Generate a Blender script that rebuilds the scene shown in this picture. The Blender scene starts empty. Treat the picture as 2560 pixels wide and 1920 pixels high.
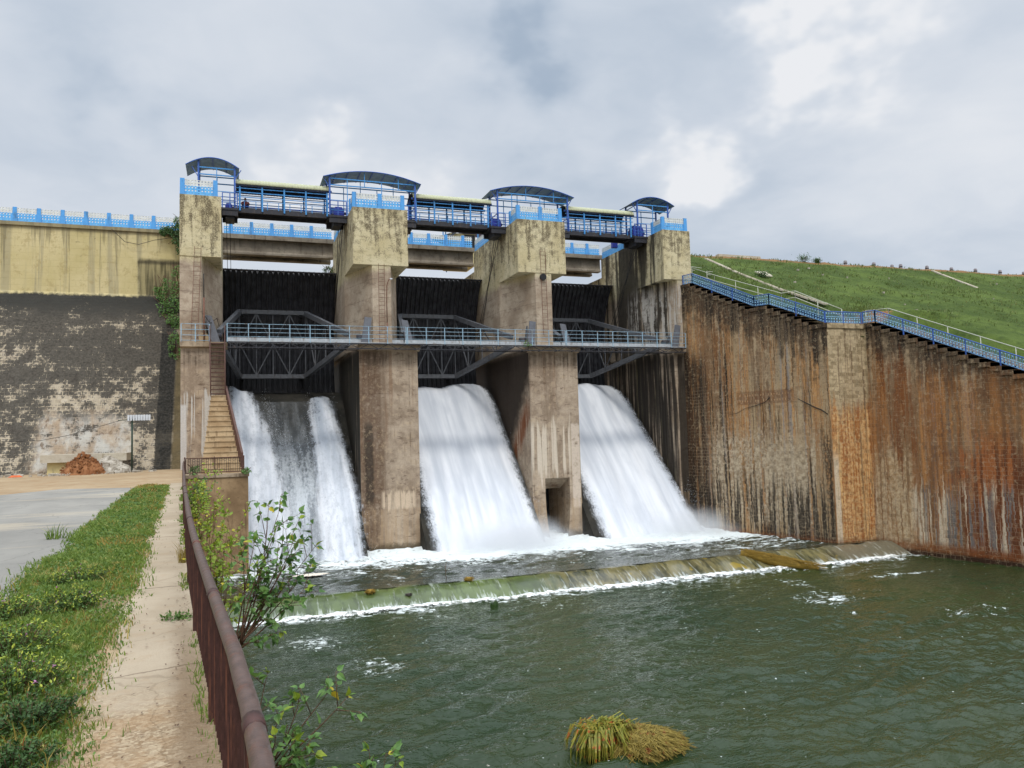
import bpy, bmesh, math, random
import numpy as np
from mathutils import Vector, Matrix
R = math.radians
random.seed(7); rng = np.random.default_rng(7)
sc = bpy.context.scene
COL = sc.collection

# ------------------------------------------------------------------ helpers
def lin(r, g, b):
    f = lambda v: (v/255/12.92) if v/255 <= .04045 else ((v/255+.055)/1.055)**2.4
    return (f(r), f(g), f(b), 1)

class MB:
    """collects boxes, bars, tubes and polygons; build() links them as ONE mesh object"""
    def __init__(s): s.v = []; s.f = []; s.sm = []; s.mi = []; s.cur = 0
    def add(s, vs, fs, smooth=False):
        o = len(s.v); s.v += [tuple(v) for v in vs]
        for f in fs: s.f.append(tuple(i+o for i in f)); s.sm.append(smooth); s.mi.append(s.cur)
        return s
    def box(s, x0, x1, y0, y1, z0, z1):
        v = [(x, y, z) for z in (z0, z1) for y in (y0, y1) for x in (x0, x1)]
        return s.add(v, [(0,2,3,1),(4,5,7,6),(0,1,5,4),(2,6,7,3),(0,4,6,2),(1,3,7,5)])
    def loft(s, rings, cap=True, smooth=False):
        n = len(rings[0]); v = [p for r in rings for p in r]; f = []
        for k in range(len(rings)-1):
            for i in range(n):
                j = (i+1) % n
                f.append((k*n+i, k*n+j, (k+1)*n+j, (k+1)*n+i))
        if cap: f.append(tuple(range(n))[::-1]); f.append(tuple(range((len(rings)-1)*n, len(rings)*n)))
        return s.add(v, f, smooth)
    def prism(s, poly, z0, z1):
        return s.loft([[(x, y, z0) for x, y in poly], [(x, y, z1) for x, y in poly]])
    def xprism(s, yz, x0, x1):
        return s.loft([[(x0, y, z) for y, z in yz], [(x1, y, z) for y, z in yz]])
    def bar(s, a, b, w, h=None, up=(0,0,1)):
        h = h or w; a = Vector(a); b = Vector(b); d = (b-a).normalized(); u = Vector(up)
        if abs(d.dot(u)) > .98: u = Vector((0,1,0))
        r = d.cross(u).normalized(); u = r.cross(d)
        q = [r*w/2+u*h/2, -r*w/2+u*h/2, -r*w/2-u*h/2, r*w/2-u*h/2]
        return s.loft([[a+o for o in q], [b+o for o in q]])
    def tube(s, pts, r, n=6):
        pts = [Vector(p) for p in pts]; rr = r if isinstance(r, (list, tuple)) else [r]*len(pts); rings = []
        pu = None
        for i, p in enumerate(pts):
            d = (pts[min(i+1, len(pts)-1)]-pts[max(i-1, 0)]).normalized()
            u = pu if pu is not None else (Vector((0,0,1)) if abs(d.z) < .9 else Vector((0,1,0)))
            rt = d.cross(u).normalized(); u = rt.cross(d).normalized(); pu = u
            rings.append([p+(rt*math.cos(t)+u*math.sin(t))*rr[i] for t in [2*math.pi*k/n for k in range(n)]])
        return s.loft(rings, True, True)
    def grid(s, P, smooth=True):
        P = np.asarray(P); a, b = P.shape[:2]
        f = [(i*b+j, (i+1)*b+j, (i+1)*b+j+1, i*b+j+1) for i in range(a-1) for j in range(b-1)]
        return s.add(P.reshape(-1, 3).tolist(), f, smooth)
    def build(s, name, mat, parent=None):
        off = Vector(parent['_o']) if parent is not None and '_o' in parent else Vector((0,0,0))
        me = bpy.data.meshes.new(name)
        me.from_pydata([tuple(Vector(v)-off) for v in s.v], [], s.f)
        mats = mat if isinstance(mat, (list, tuple)) else [mat]
        for m in mats: me.materials.append(m)
        if me.polygons:
            me.polygons.foreach_set('use_smooth', s.sm)
            if len(mats) > 1: me.polygons.foreach_set('material_index', s.mi)
        me.update()
        bm = bmesh.new(); bm.from_mesh(me); bmesh.ops.recalc_face_normals(bm, faces=bm.faces) if len(bm.faces) < 4000 else None
        bm.to_mesh(me); bm.free()
        o = bpy.data.objects.new(name, me); COL.objects.link(o)
        if parent is not None:
            o.parent = parent
            if '_o' in parent: o['_o'] = tuple(parent['_o'])
        return o

def tag(o, label=None, cat=None, group=None, kind=None):
    if label: o['label'] = label
    if cat: o['category'] = cat
    if group: o['group'] = group
    if kind: o['kind'] = kind
    return o
def thing(name, loc, label, cat, group=None, kind=None):
    o = bpy.data.objects.new(name, None); o.location = loc; COL.objects.link(o); o['_o'] = tuple(loc)
    return tag(o, label, cat, group, kind)

# value noise for meshes (numpy)
def vnoise(x, y, seed=0):
    xi = np.floor(x).astype(int); yi = np.floor(y).astype(int); fx = x-xi; fy = y-yi
    h = lambda a, b: ((np.sin(a*127.1+b*311.7+seed*74.7)*43758.5453) % 1.0)
    fx = fx*fx*(3-2*fx); fy = fy*fy*(3-2*fy)
    return (h(xi,yi)*(1-fx)+h(xi+1,yi)*fx)*(1-fy)+(h(xi,yi+1)*(1-fx)+h(xi+1,yi+1)*fx)*fy
def fbm(x, y, oct=4, seed=0, gain=.5):
    x = np.asarray(x, float); y = np.asarray(y, float); t = 0; a = 1; n = 0
    for k in range(oct): t = t+a*vnoise(x*2**k+k*17.3, y*2**k-k*9.1, seed+k); n += a; a *= gain
    return t/n

# ------------------------------------------------------------------ node helper
class S:
    def __init__(s, g, k): s.g = g; s.k = k
    def _o(s, op, b, r=False):
        return s.g.m(op, b, s) if r else s.g.m(op, s, b)
    def __add__(s, b): return s._o('ADD', b)
    def __radd__(s, b): return s._o('ADD', b)
    def __sub__(s, b): return s._o('SUBTRACT', b)
    def __rsub__(s, b): return s._o('SUBTRACT', b, True)
    def __mul__(s, b): return s._o('MULTIPLY', b)
    def __rmul__(s, b): return s._o('MULTIPLY', b)
    def __truediv__(s, b): return s._o('DIVIDE', b)
class G:
    def __init__(s, name=None, tree=None):
        if tree is None:
            s.mat = bpy.data.materials.new(name); s.mat.use_nodes = True; s.t = s.mat.node_tree
        else: s.t = tree
        s.t.nodes.clear(); s._p = None
    def new(s, typ, **kw):
        n = s.t.nodes.new(typ)
        for k, v in kw.items(): setattr(n, k, v)
        return n
    def put(s, sock, v):
        if isinstance(v, S): s.t.links.new(v.k, sock)
        elif v is not None:
            if hasattr(sock.default_value, '__len__') and not hasattr(v, '__len__'): v = [v]*len(sock.default_value)
            if hasattr(v, '__len__') and len(v) != len(sock.default_value): v = list(v)[:len(sock.default_value)] if len(v) > len(sock.default_value) else list(v)+[1]
            sock.default_value = v
    def m(s, op, a, b=None, c=None):
        n = s.new('ShaderNodeMath', operation=op)
        for i, v in enumerate((a, b, c)):
            if v is not None: s.put(n.inputs[i], v)
        return S(s, n.outputs[0])
    def pos(s):
        if s._p is None:
            p = s.new('ShaderNodeNewGeometry').outputs['Position']; q = s.new('ShaderNodeSeparateXYZ'); s.t.links.new(p, q.inputs[0])
            s._p = (S(s, p), S(s, q.outputs[0]), S(s, q.outputs[1]), S(s, q.outputs[2]))
        return s._p
    def obj(s):
        p = s.new('ShaderNodeTexCoord').outputs['Object']; q = s.new('ShaderNodeSeparateXYZ'); s.t.links.new(p, q.inputs[0])
        return (S(s, p), S(s, q.outputs[0]), S(s, q.outputs[1]), S(s, q.outputs[2]))
    def xyz(s, x, y, z):
        n = s.new('ShaderNodeCombineXYZ')
        for i, v in enumerate((x, y, z)): s.put(n.inputs[i], v)
        return S(s, n.outputs[0])
    def vs(s, v, k):
        n = s.new('ShaderNodeVectorMath', operation='MULTIPLY'); s.put(n.inputs[0], v); s.put(n.inputs[1], k); return S(s, n.outputs[0])
    def va(s, v, k):
        n = s.new('ShaderNodeVectorMath', operation='ADD'); s.put(n.inputs[0], v); s.put(n.inputs[1], k); return S(s, n.outputs[0])
    def dot(s, v, k):
        n = s.new('ShaderNodeVectorMath', operation='DOT_PRODUCT'); s.put(n.inputs[0], v); s.put(n.inputs[1], k); return S(s, n.outputs['Value'])
    def noise(s, v, scale=1, detail=4, rough=.55, dist=0):
        n = s.new('ShaderNodeTexNoise'); s.put(n.inputs['Vector'], v); n.inputs['Scale'].default_value = scale
        n.inputs['Detail'].default_value = detail; n.inputs['Roughness'].default_value = rough; n.inputs['Distortion'].default_value = dist
        return S(s, n.outputs[0])
    def noisec(s, v, scale=1, detail=3):
        n = s.new('ShaderNodeTexNoise'); s.put(n.inputs['Vector'], v); n.inputs['Scale'].default_value = scale; n.inputs['Detail'].default_value = detail
        return S(s, n.outputs[1])
    def vor(s, v, scale=1, feature='F1', out=0, rand=1):
        n = s.new('ShaderNodeTexVoronoi', feature=feature); s.put(n.inputs['Vector'], v); n.inputs['Scale'].default_value = scale; n.inputs['Randomness'].default_value = rand
        return S(s, n.outputs[out])
    def brick(s, v, bw=.45, rh=.28, mortar=.02, smooth=.1, bias=0, off=.5, sq=1, sqf=2):
        n = s.new('ShaderNodeTexBrick'); s.put(n.inputs['Vector'], v); n.offset = off; n.squash = sq; n.squash_frequency = sqf
        for k, x in (('Scale', 1), ('Mortar Size', mortar), ('Mortar Smooth', smooth), ('Bias', bias), ('Brick Width', bw), ('Row Height', rh)): n.inputs[k].default_value = x
        n.inputs['Color1'].default_value = (0,0,0,1); n.inputs['Color2'].default_value = (1,1,1,1); n.inputs['Mortar'].default_value = (.5,.5,.5,1)
        return S(s, n.outputs[0]), S(s, n.outputs[1])      # random per brick, mortar mask
    def ss(s, x, a, b, lo=0, hi=1):
        n = s.new('ShaderNodeMapRange', interpolation_type='SMOOTHSTEP'); n.clamp = True
        s.put(n.inputs[0], x); s.put(n.inputs[1], a); s.put(n.inputs[2], b); s.put(n.inputs[3], lo); s.put(n.inputs[4], hi); return S(s, n.outputs[0])
    def mix(s, f, a, b, mode='MIX'):
        n = s.new('ShaderNodeMix', data_type='RGBA', blend_type=mode); s.put(n.inputs[0], f); s.put(n.inputs[6], a); s.put(n.inputs[7], b); return S(s, n.outputs[2])
    def band(s, x, a, b, e):                                # 1 between a and b, soft edge e
        return s.ss(x, a-e, a+e)*s.ss(x, b-e, b+e, 1, 0)
    def clamp(s, x): return s.m('MINIMUM', s.m('MAXIMUM', x, 0.), 1.)
    def mx(s, a, b): return s.m('MAXIMUM', a, b)
    def bump(s, h, strength=.5, dist=.05, normal=None):
        n = s.new('ShaderNodeBump'); n.inputs['Strength'].default_value = strength; n.inputs['Distance'].default_value = dist; s.put(n.inputs['Height'], h)
        if normal: s.put(n.inputs['Normal'], normal)
        return S(s, n.outputs[0])
    def bsdf(s, col, rough=.85, normal=None, alpha=None, spec=.3, metal=0, **kw):
        n = s.new('ShaderNodeBsdfPrincipled'); s.put(n.inputs['Base Color'], col); s.put(n.inputs['Roughness'], rough); s.put(n.inputs['Specular IOR Level'], spec); s.put(n.inputs['Metallic'], metal)
        if normal: s.put(n.inputs['Normal'], normal)
        if alpha is not None: s.put(n.inputs['Alpha'], alpha)
        for k, v in kw.items(): s.put(n.inputs[k], v)
        return n.outputs[0]
    def out(s, surf=None, vol=None):
        n = s.new('ShaderNodeOutputMaterial')
        if surf: s.t.links.new(surf, n.inputs[0])
        if vol: s.t.links.new(vol, n.inputs[1])
        return getattr(s, 'mat', None)

def m_plain(name, col, rough=.6, var=.25, scale=6, metal=0, spec=.4, dirt=None, bump=.15):
    """paint or metal with a little wear"""
    g = G(name); P, x, y, z = g.pos(); n = g.noise(P, scale, 5, .65)
    c = g.mix(g.ss(n, .3, .75), tuple(v*(1-var) for v in col[:3])+(1,), tuple(min(1, v*(1+var*.6)) for v in col[:3])+(1,))
    if dirt is not None:
        c = g.mix(g.ss(g.noise(g.vs(P, (1.5,1.5,.4)), 3, 6, .7), .52, .68)*.8, c, dirt)
    return g.out(g.bsdf(c, g.ss(n, .2, .8, rough-.12, min(1, rough+.15)), g.bump(n, bump, .01), spec=spec, metal=metal))

# ------------------------------------------------------------------ camera (matched to the photograph), sky, sun
cam = bpy.data.cameras.new('camera'); camo = bpy.data.objects.new('camera', cam); COL.objects.link(camo); sc.camera = camo
yaw, pitch, roll = .35085, .064276, -.028133
f_ = Vector((math.sin(yaw)*math.cos(pitch), math.cos(yaw)*math.cos(pitch), math.sin(pitch)))
r0 = Vector((math.cos(yaw), -math.sin(yaw), 0)); u0 = r0.cross(f_)
r_ = r0*math.cos(roll)+u0*math.sin(roll); u_ = -r0*math.sin(roll)+u0*math.cos(roll)
CAMZ = 8.0
mw = Matrix.Identity(4)
for i, a in enumerate((r_, u_, -f_)):
    for k in range(3): mw[k][i] = a[k]
mw[2][3] = CAMZ
camo.matrix_world = mw
cam.sensor_width = 36; cam.lens = 36*1922.7/2560; cam.clip_start = .05; cam.clip_end = 5000

SUN_EL, SUN_AZ = R(58), R(188)      # azimuth measured from +Y clockwise: the sun stands behind the camera
sd = Vector((math.sin(SUN_AZ)*math.cos(SUN_EL), math.cos(SUN_AZ)*math.cos(SUN_EL), math.sin(SUN_EL)))
sl = bpy.data.lights.new('sun', 'SUN'); sl.energy = 1.2; sl.angle = R(11); sl.color = (1, .955, .89)
so = bpy.data.objects.new('sun', sl); COL.objects.link(so); so.rotation_euler = sd.to_track_quat('Z', 'Y').to_euler(); so.location = (0, -40, 80)

w = bpy.data.worlds.new('World'); sc.world = w; w.use_nodes = True
g = G(tree=w.node_tree)
D = S(g, g.new('ShaderNodeTexCoord').outputs['Generated'])
q = g.new('ShaderNodeSeparateXYZ'); g.t.links.new(D.k, q.inputs[0]); dz = S(g, q.outputs[2]); dx = S(g, q.outputs[0]); dy = S(g, q.outputs[1])
hz = g.m('MAXIMUM', dz, 0.)+.16
CP = g.xyz(dx/hz, dy/hz, 0.)
wob = g.vs(g.va(g.noisec(CP, 1.1, 4), (-.5,-.5,-.5)), (.9,.9,0))
n1 = g.noise(g.va(CP, wob), .55, 5, .5)
n2 = g.noise(g.va(g.va(CP, g.vs(wob, (.5,.5,0))), (7.3,2.1,0)), 1.3, 6, .55)
n3 = g.noise(g.va(g.va(CP, wob), (3.1,9.7,4)), 3.2, 5, .55)
cl = (n1-.5)*.80+(n2-.5)*.55+(n3-.5)*.20+.52
DD = g.va(D, g.vs(g.va(g.noisec(g.vs(D, (1,1,1.5)), 3.4, 5), (-.5,-.5,-.5)), (.34,.34,.26)))
for d, k, amp in (((.06,.89,.46), 40, -.12), ((.47,.82,.31), 40, -.14), ((.20,.90,.38), 90, .10), ((.43,.78,.45), 70, .05), ((.74,.58,.36), 60, .02), ((-.22,.89,.43), 40, .10),
        ((-.06,.92,.40), 40, -.05), ((.30,.84,.44), 80, -.10), ((.25,.93,.24), 60, .05), ((.56,.77,.32), 90, .05), ((.82,.53,.20), 50, .03), ((.62,.70,.30), 60, -.05), ((-.15,.95,.25), 60, -.03)):
    d = Vector(d).normalized()
    cl = cl+g.m('POWER', 2.718, (g.dot(DD, tuple(d))-1.0)*float(k))*amp
cr = g.new('ShaderNodeValToRGB'); g.put(cr.inputs[0], cl); el = cr.color_ramp; el.interpolation = 'B_SPLINE'
for i, (p, c_) in enumerate(((.20, (176,192,211)), (.37, (199,211,226)), (.52, (219,227,238)), (.72, (238,242,248)), (.92, (246,248,252)))):
    e = el.elements[i] if i < 2 else el.elements.new(p); e.position = p; e.color = lin(*c_)
cc = S(g, cr.outputs[0])
sky = g.new('ShaderNodeTexSky', sky_type='NISHITA'); sky.sun_disc = False; sky.sun_elevation = SUN_EL; sky.sun_rotation = SUN_AZ
up = g.ss(dz, .48, .90, 1.0, 3.0)                           # an overcast sky is brighter overhead and round the veiled sun
sun_glow = g.m('POWER', 2.718, (g.dot(D, tuple(sd))-1.0)*5.0)*1.3+up
lum = g.new('ShaderNodeMix', data_type='RGBA', blend_type='MULTIPLY'); lum.inputs[0].default_value = 1
g.put(lum.inputs[6], cc); g.put(lum.inputs[7], g.xyz(sun_glow, sun_glow, sun_glow))
b1 = g.new('ShaderNodeBackground'); g.t.links.new(lum.outputs[2], b1.inputs[0]); b1.inputs[1].default_value = .88
b2 = g.new('ShaderNodeBackground'); g.t.links.new(sky.outputs[0], b2.inputs[0]); b2.inputs[1].default_value = .10
mixs = g.new('ShaderNodeMixShader'); g.put(mixs.inputs[0], g.ss(cl, .05, .40, .95, .985)); g.t.links.new(b2.outputs[0], mixs.inputs[1]); g.t.links.new(b1.outputs[0], mixs.inputs[2])
ow = g.new('ShaderNodeOutputWorld'); g.t.links.new(mixs.outputs[0], ow.inputs[0])

vs = sc.view_settings; vs.view_transform = 'Standard'; vs.look = 'None'; vs.gamma = 1; vs.exposure = .04; vs.use_curve_mapping = False
sc.render.engine = 'CYCLES'
cy = sc.cycles; cy.use_denoising = True; cy.max_bounces = 6; cy.diffuse_bounces = 3; cy.glossy_bounces = 3; cy.transmission_bounces = 4; cy.transparent_max_bounces = 12
cy.volume_bounces = 2; cy.sample_clamp_indirect = 6; cy.use_adaptive_sampling = True; cy.adaptive_threshold = .012
try: cy.denoiser = 'OPENIMAGEDENOISE'
except Exception: pass
# ------------------------------------------------------------------ materials
def wear(g, P, sx=2.2, sz=.13, scale=1, detail=6, seed=0):
    """runs of water down a face: noise stretched along z"""
    return g.noise(g.va(g.vs(P, (sx, sx, sz)), (seed, seed*.7, seed*1.3)), scale, detail, .62)
def brown(*c): return lin(*c)

def mat_pier():
    g = G('pier_concrete'); P, x, y, z = g.pos()
    big = g.noise(P, .55, 5, .6); mid = g.noise(P, 2.3, 6, .65); fine = g.noise(P, 14, 5, .7)
    st = wear(g, P, 2.0, .10); st2 = wear(g, P, 4.5, .16, seed=5); st3 = wear(g, P, 1.1, .05, seed=9)
    # bare concrete with lift lines
    c = g.mix(g.ss(big, .34, .66), lin(158,140,120), lin(192,176,155))
    c = g.mix(g.ss(mid, .45, .72)*.55, c, lin(140,120,100))
    c = g.mix(g.ss(g.noise(g.vs(P, (.7,.7,2.2)), 1.4, 6, .7), .55, .62)*.45, c, lin(120,102,88))
    lift = g.m('PINGPONG', z+g.noise(P, 1.2, 2)*.06, .62)
    c = g.mix(g.ss(lift, .0, .035, .55, 0.)*g.ss(mid, .3, .6), c, lin(92,76,62))
    # lower body: browner, streaked
    low = g.ss(z, 13.6, 14.0, 1, 0)
    c = g.mix(low*.8, c, g.mix(g.ss(big*.5+mid*.5, .40, .60), lin(144,125,105), lin(186,167,145)))
    c = g.mix(low*g.ss(st2*.6+mid*.4, .53, .62)*.6, c, lin(96,76,58))
    c = g.mix(low*g.ss(st3, .57, .66)*.45, c, lin(122,84,54))
    dk = g.band(x+(st-.5)*1.6, 7.9, 9.45, .3)*g.ss(y, 51, 50.9)*low; dk = g.mx(dk, g.band(x+(st-.5)*.8, 21.35, 21.75, .2)*g.ss(y, 51, 50.9)*g.ss(z, 9, 10)*low*.6)
    c = g.mix(dk*g.ss(mid, .30, .52)*.75, c, lin(92,68,50)); c = g.mix(g.band(x+(mid-.5)*.7, 8.2, 8.75, .08)*g.band(z+mid, 4.2, 9.4, .3)*g.ss(y, 51, 50.9)*.75, c, lin(50,44,38))
    c = g.mix(low*g.ss(fine*.4+mid*.6, .53, .60)*.35, c, lin(206,182,148))
    c = g.mix(low*g.ss(g.noise(g.vs(P, (1.2,1.2,3.5)), 1.3, 7, .72), .56, .63)*.55, c, lin(86,64,50))
    # dark streaked band under the ledge
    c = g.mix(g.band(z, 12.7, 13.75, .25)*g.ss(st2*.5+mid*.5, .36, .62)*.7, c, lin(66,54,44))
    # yellow wash above
    soft = g.noise(g.vs(P, (1.5,1.5,.5)), 1.2, 5, .7)
    yel = g.ss(z+soft*1.3, 19.6, 20.2)
    yc = g.mix(g.ss(big, .3, .7), lin(196,182,142), lin(214,203,168))
    yc = g.mix(g.ss(mid, .5, .75)*.4, yc, lin(178,168,140))
    c = g.mix(yel, c, yc)
    yc2 = g.mix(g.ss(g.noise(g.vs(P, (1.2,1.2,2.4)), 1.6, 7, .72), .53, .62)*.45, c, lin(150,138,104)); c = g.mix(yel, c, yc2)
    # black algae runs from the top edge
    top = g.ss(z, 18.4, 23.2)
    run = wear(g, P, 2.6, .22, seed=3)+top*.13
    c = g.mix(g.ss(run+(mid-.5)*.35, .58, .70)*yel*.8*g.ss(fine, .30, .55), c, lin(84,74,58)); c = g.mix(g.ss(mid*.5+fine*.5+top*.10, .565, .64)*yel*.55, c, lin(104,92,70))
    c = g.mix(g.ss(wear(g, P, 7, .5, seed=2), .64, .72)*g.band(z, 20.8, 23.3, .5)*.8, c, lin(88,76,58))
    # the end pier by the wing wall: heavy black and white runs on its bay face
    p4 = g.ss(x, 31.0, 31.2)*g.mx(g.ss(y, 50.82, 51.2), g.ss(z, 14.0, 13.6))
    blk = p4*g.ss(wear(g, P, 1.3, .10, seed=8)+g.ss(y, 52., 55.)*.10*g.ss(y, 60, 56), .46, .58)
    c = g.mix(blk*.92, c, lin(44,40,34))
    wht = g.ss(x, 31.0, 31.2)*g.ss(wear(g, P, 3.2, .18, seed=12)*.7+mid*.3, .47, .56)*g.band(z, 14.6, 18.9, 1.0)*g.ss(y, 57.5, 55.)
    c = g.mix(wht*.85, c, lin(196,190,180))
    c = g.mix(p4*g.ss(z, 13.4, 14.2, 1, 0)*g.ss(wear(g, P, 2.6, .08, seed=21), .40, .52)*.92, c, lin(40,34,27))
    c = g.mix(p4*g.ss(z, 12.4, 14.2, 1, 0)*g.ss(wear(g, P, 4.2, .06, seed=31), .60, .66)*.7, c, lin(150,140,96))
    # bay faces of the two middle piers below the ledge: dark slime and rust
    bay1 = g.band(x, 7.0, 8.06, .02)*g.ss(y, 50.9, 51.0)
    c = g.mix(bay1*g.ss(z, 13.6, 14.4, 1, 0)*g.ss(st+.10, .38, .5)*.95, c, lin(34,33,26))
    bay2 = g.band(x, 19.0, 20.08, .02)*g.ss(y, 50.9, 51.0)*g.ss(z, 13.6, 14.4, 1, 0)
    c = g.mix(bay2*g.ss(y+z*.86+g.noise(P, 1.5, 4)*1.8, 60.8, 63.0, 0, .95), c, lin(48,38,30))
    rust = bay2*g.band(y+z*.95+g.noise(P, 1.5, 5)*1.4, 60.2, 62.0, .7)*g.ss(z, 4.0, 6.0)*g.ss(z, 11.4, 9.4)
    c = g.mix(rust*g.ss(st2, .36, .52), c, lin(126,74,42))
    # lime runs: middle pier with the culvert, and the band by the foot of the next one
    l3 = g.band(x, 19.8, 22.95, .1)*g.ss(y, 51.0, 50.9)
    fz = z+wear(g, P, 3.0, .02, seed=4)*5.5-2.75
    c = g.mix(l3*g.ss(wear(g, P, 3.6, .05, seed=14), .47, .53)*g.ss(fz, 4.6, 5.4)*g.ss(fz, 8.9, 8.2)*.9, c, lin(214,200,180))
    l3b = g.band(x, 23.02, 23.66, .03)*g.ss(y, 51.0, 50.9)*g.band(z, 2.6, 8.6, .12)
    c = g.mix(l3b*g.ss(mid, .25, .5)*.85, c, lin(212,196,178))
    l2 = g.band(x, 9.3, 11.5, .15)*g.band(z+wear(g, P, 5, .05, seed=6)*1.2-.6, 3.3, 4.4, .12)*g.ss(y, 51.0, 50.9)
    c = g.mix(l2*g.ss(wear(g, P, 5, .2, seed=16), .40, .5)*.85, c, lin(214,192,165))
    l1 = g.ss(x, -.4, -.6)*g.band(z+wear(g, P, 2.4, .03, seed=5)*3.4-1.7, 7.4, 11.0, .15)*g.ss(y, 51.0, 50.9)*g.ss(wear(g, P, 3.6, .06, seed=18), .48, .53)
    c = g.mix(l1*.9, c, lin(206,202,194))
    c = g.mix(g.ss(x, -2.56, -2.6)*g.ss(z, 10.4, 10.2)*g.ss(y, 51, 50.9)*.85, c, lin(204,200,194))
    # foot: paler, splashed, then algae at the water
    c = g.mix(g.ss(z+mid*.3, 3.5, 3.3)*.4*g.ss(st2, .4, .6), c, lin(190,160,124))
    c = g.mix(g.ss(z+mid*.7, 1.55, 1.05)*.8, c, lin(64,56,38))
    c = g.mix(g.ss(fine, .3, .75)*.3, c, g.mix(1., c, (.35,.33,.3,1), 'MULTIPLY'))
    h = fine*.5+mid*.6+lift*-.02
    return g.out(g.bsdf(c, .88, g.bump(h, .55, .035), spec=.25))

def stone(g, u, z, bw, rh, mortar, wob=.05):
    P, x, y, zz = g.pos()
    n = g.noisec(P, 3.0, 3); ns = g.new('ShaderNodeSeparateXYZ'); g.t.links.new(n.k, ns.inputs[0])
    v = g.xyz(u+(S(g, ns.outputs[0])-.5)*wob, z+(S(g, ns.outputs[1])-.5)*wob, 0.)
    return g.brick(v, bw, rh, mortar, .35, 0, .5, .7, 3)

def mat_left_wall():
    g = G('old_masonry_face'); P, x, y, z = g.pos()
    rnd, mor = stone(g, x, z*1.0, .36, .245, .024, .14)
    big = g.noise(P, .32, 6, .62); mid = g.noise(P, 1.3, 6, .66); fine = g.noise(P, 7, 6, .7); st = wear(g, P, 1.3, .10)
    hb = g.noise(g.vs(P, (.10,.10,.85)), 1.0, 4, .6)             # bands along the courses
    # cream mortar and grey-brown stone under black mould
    base = g.mix(rnd, lin(146,134,114), lin(180,168,148)); base = g.mix(g.ss(mor, .2, .8)*.55, base, lin(182,167,140))
    base = g.mix(g.ss(mid, .5, .75)*.5, base, lin(150,120,92))
    down = g.ss(z, 6.5, 18.4)
    mould = (big-.5)*1.0+(mid-.5)*1.15+(fine-.5)*.8+(hb-.5)*.7+down*.10-mor*.10+(rnd-.5)*.12+.5
    base = g.mix(g.ss(mould+g.ss(z, 11.0, 12.5)*.06+(wear(g, P, 1.8, .35, seed=31)-.5)*.5, .30, .50)*.93, base, g.mix(g.ss(fine, .3, .7), lin(36,35,33), lin(80,76,69)))
    base = g.mix(g.ss(z+(mid-.5)*2.4+(fine-.5)*1.5, 16.6, 18.2)*.92, base, g.mix(mid, lin(34,34,32), lin(66,65,60)))
    # washed plaster patch low down
    px = g.band(x+mid*1.8, -10.4, -5.2, .35); pz = g.band(z+st*3.4, 7.8, 11.6, .6)
    pl = g.mix(g.ss(st, .35, .65), lin(162,142,118), lin(186,182,172)); pl = g.mix(g.ss(wear(g, P, 3, .3, seed=4), .56, .66)*.8, pl, lin(112,90,70))
    base = g.mix(px*pz*g.ss(mould, .78, .56)*.80, base, pl)
    # dark strip painted in place of a wall recess beside the pier
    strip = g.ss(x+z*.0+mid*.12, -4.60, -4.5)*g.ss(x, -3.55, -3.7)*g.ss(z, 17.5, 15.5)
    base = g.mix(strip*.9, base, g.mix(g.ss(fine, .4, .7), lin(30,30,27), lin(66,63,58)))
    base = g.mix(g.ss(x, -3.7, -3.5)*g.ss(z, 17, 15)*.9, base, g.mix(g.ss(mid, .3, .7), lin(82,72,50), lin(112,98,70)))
    # yellow painted band
    rnd2, mor2 = stone(g, x, z, .9, .46, .012, .08)
    ye = g.mix(g.ss(big, .3, .7), lin(186,172,122), lin(204,190,146)); ye = g.mix(g.ss(mor2, .3, .9)*.25, ye, lin(160,146,98))
    ye = g.mix(g.ss(wear(g, P, 1.4, .05, seed=3), .52, .62)*.6, ye, lin(152,144,118)); ye = g.mix(g.ss(mid*.6+fine*.4, .52, .60)*.45, ye, lin(160,142,96)); ye = g.mix(g.ss(wear(g, P, 3.2, .12, seed=23)+g.ss(z, 21.5, 23.7)*.10, .60, .68)*.5, ye, lin(96,90,70))
    ye = g.mix(g.ss(z+mid*.4, 23.35, 23.75)*.7, ye, lin(120,112,92))
    ye = g.mix(g.ss(g.noise(g.vs(P, (1.6,1.6,4.2)), 1.0, 7, .72), .655, .685)*.8, ye, lin(84,74,48))
    dirty = g.ss(x+mid*.7, -6.15, -5.9)*g.ss(z+mid*.5, 21.95, 21.6)
    ye = g.mix(dirty*.85, ye, g.mix(g.ss(wear(g, P, 3.4, .25, seed=7), .38, .62), lin(58,56,42), lin(150,140,104)))
    ye = g.mix(dirty*g.band(z, 21.2, 21.7, .12)*.7, ye, lin(50,46,38))
    c = g.mix(g.ss(z+mid*.55+wear(g, P, 4, .4, seed=6)*.5, 19.15, 19.45), base, ye)
    h = fine*.5+mor*-.5*g.ss(z, 18.9, 18.5)+mor2*-.15+mid*.5
    return g.out(g.bsdf(c, .9, g.bump(h, .7, .05), spec=.2))

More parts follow.
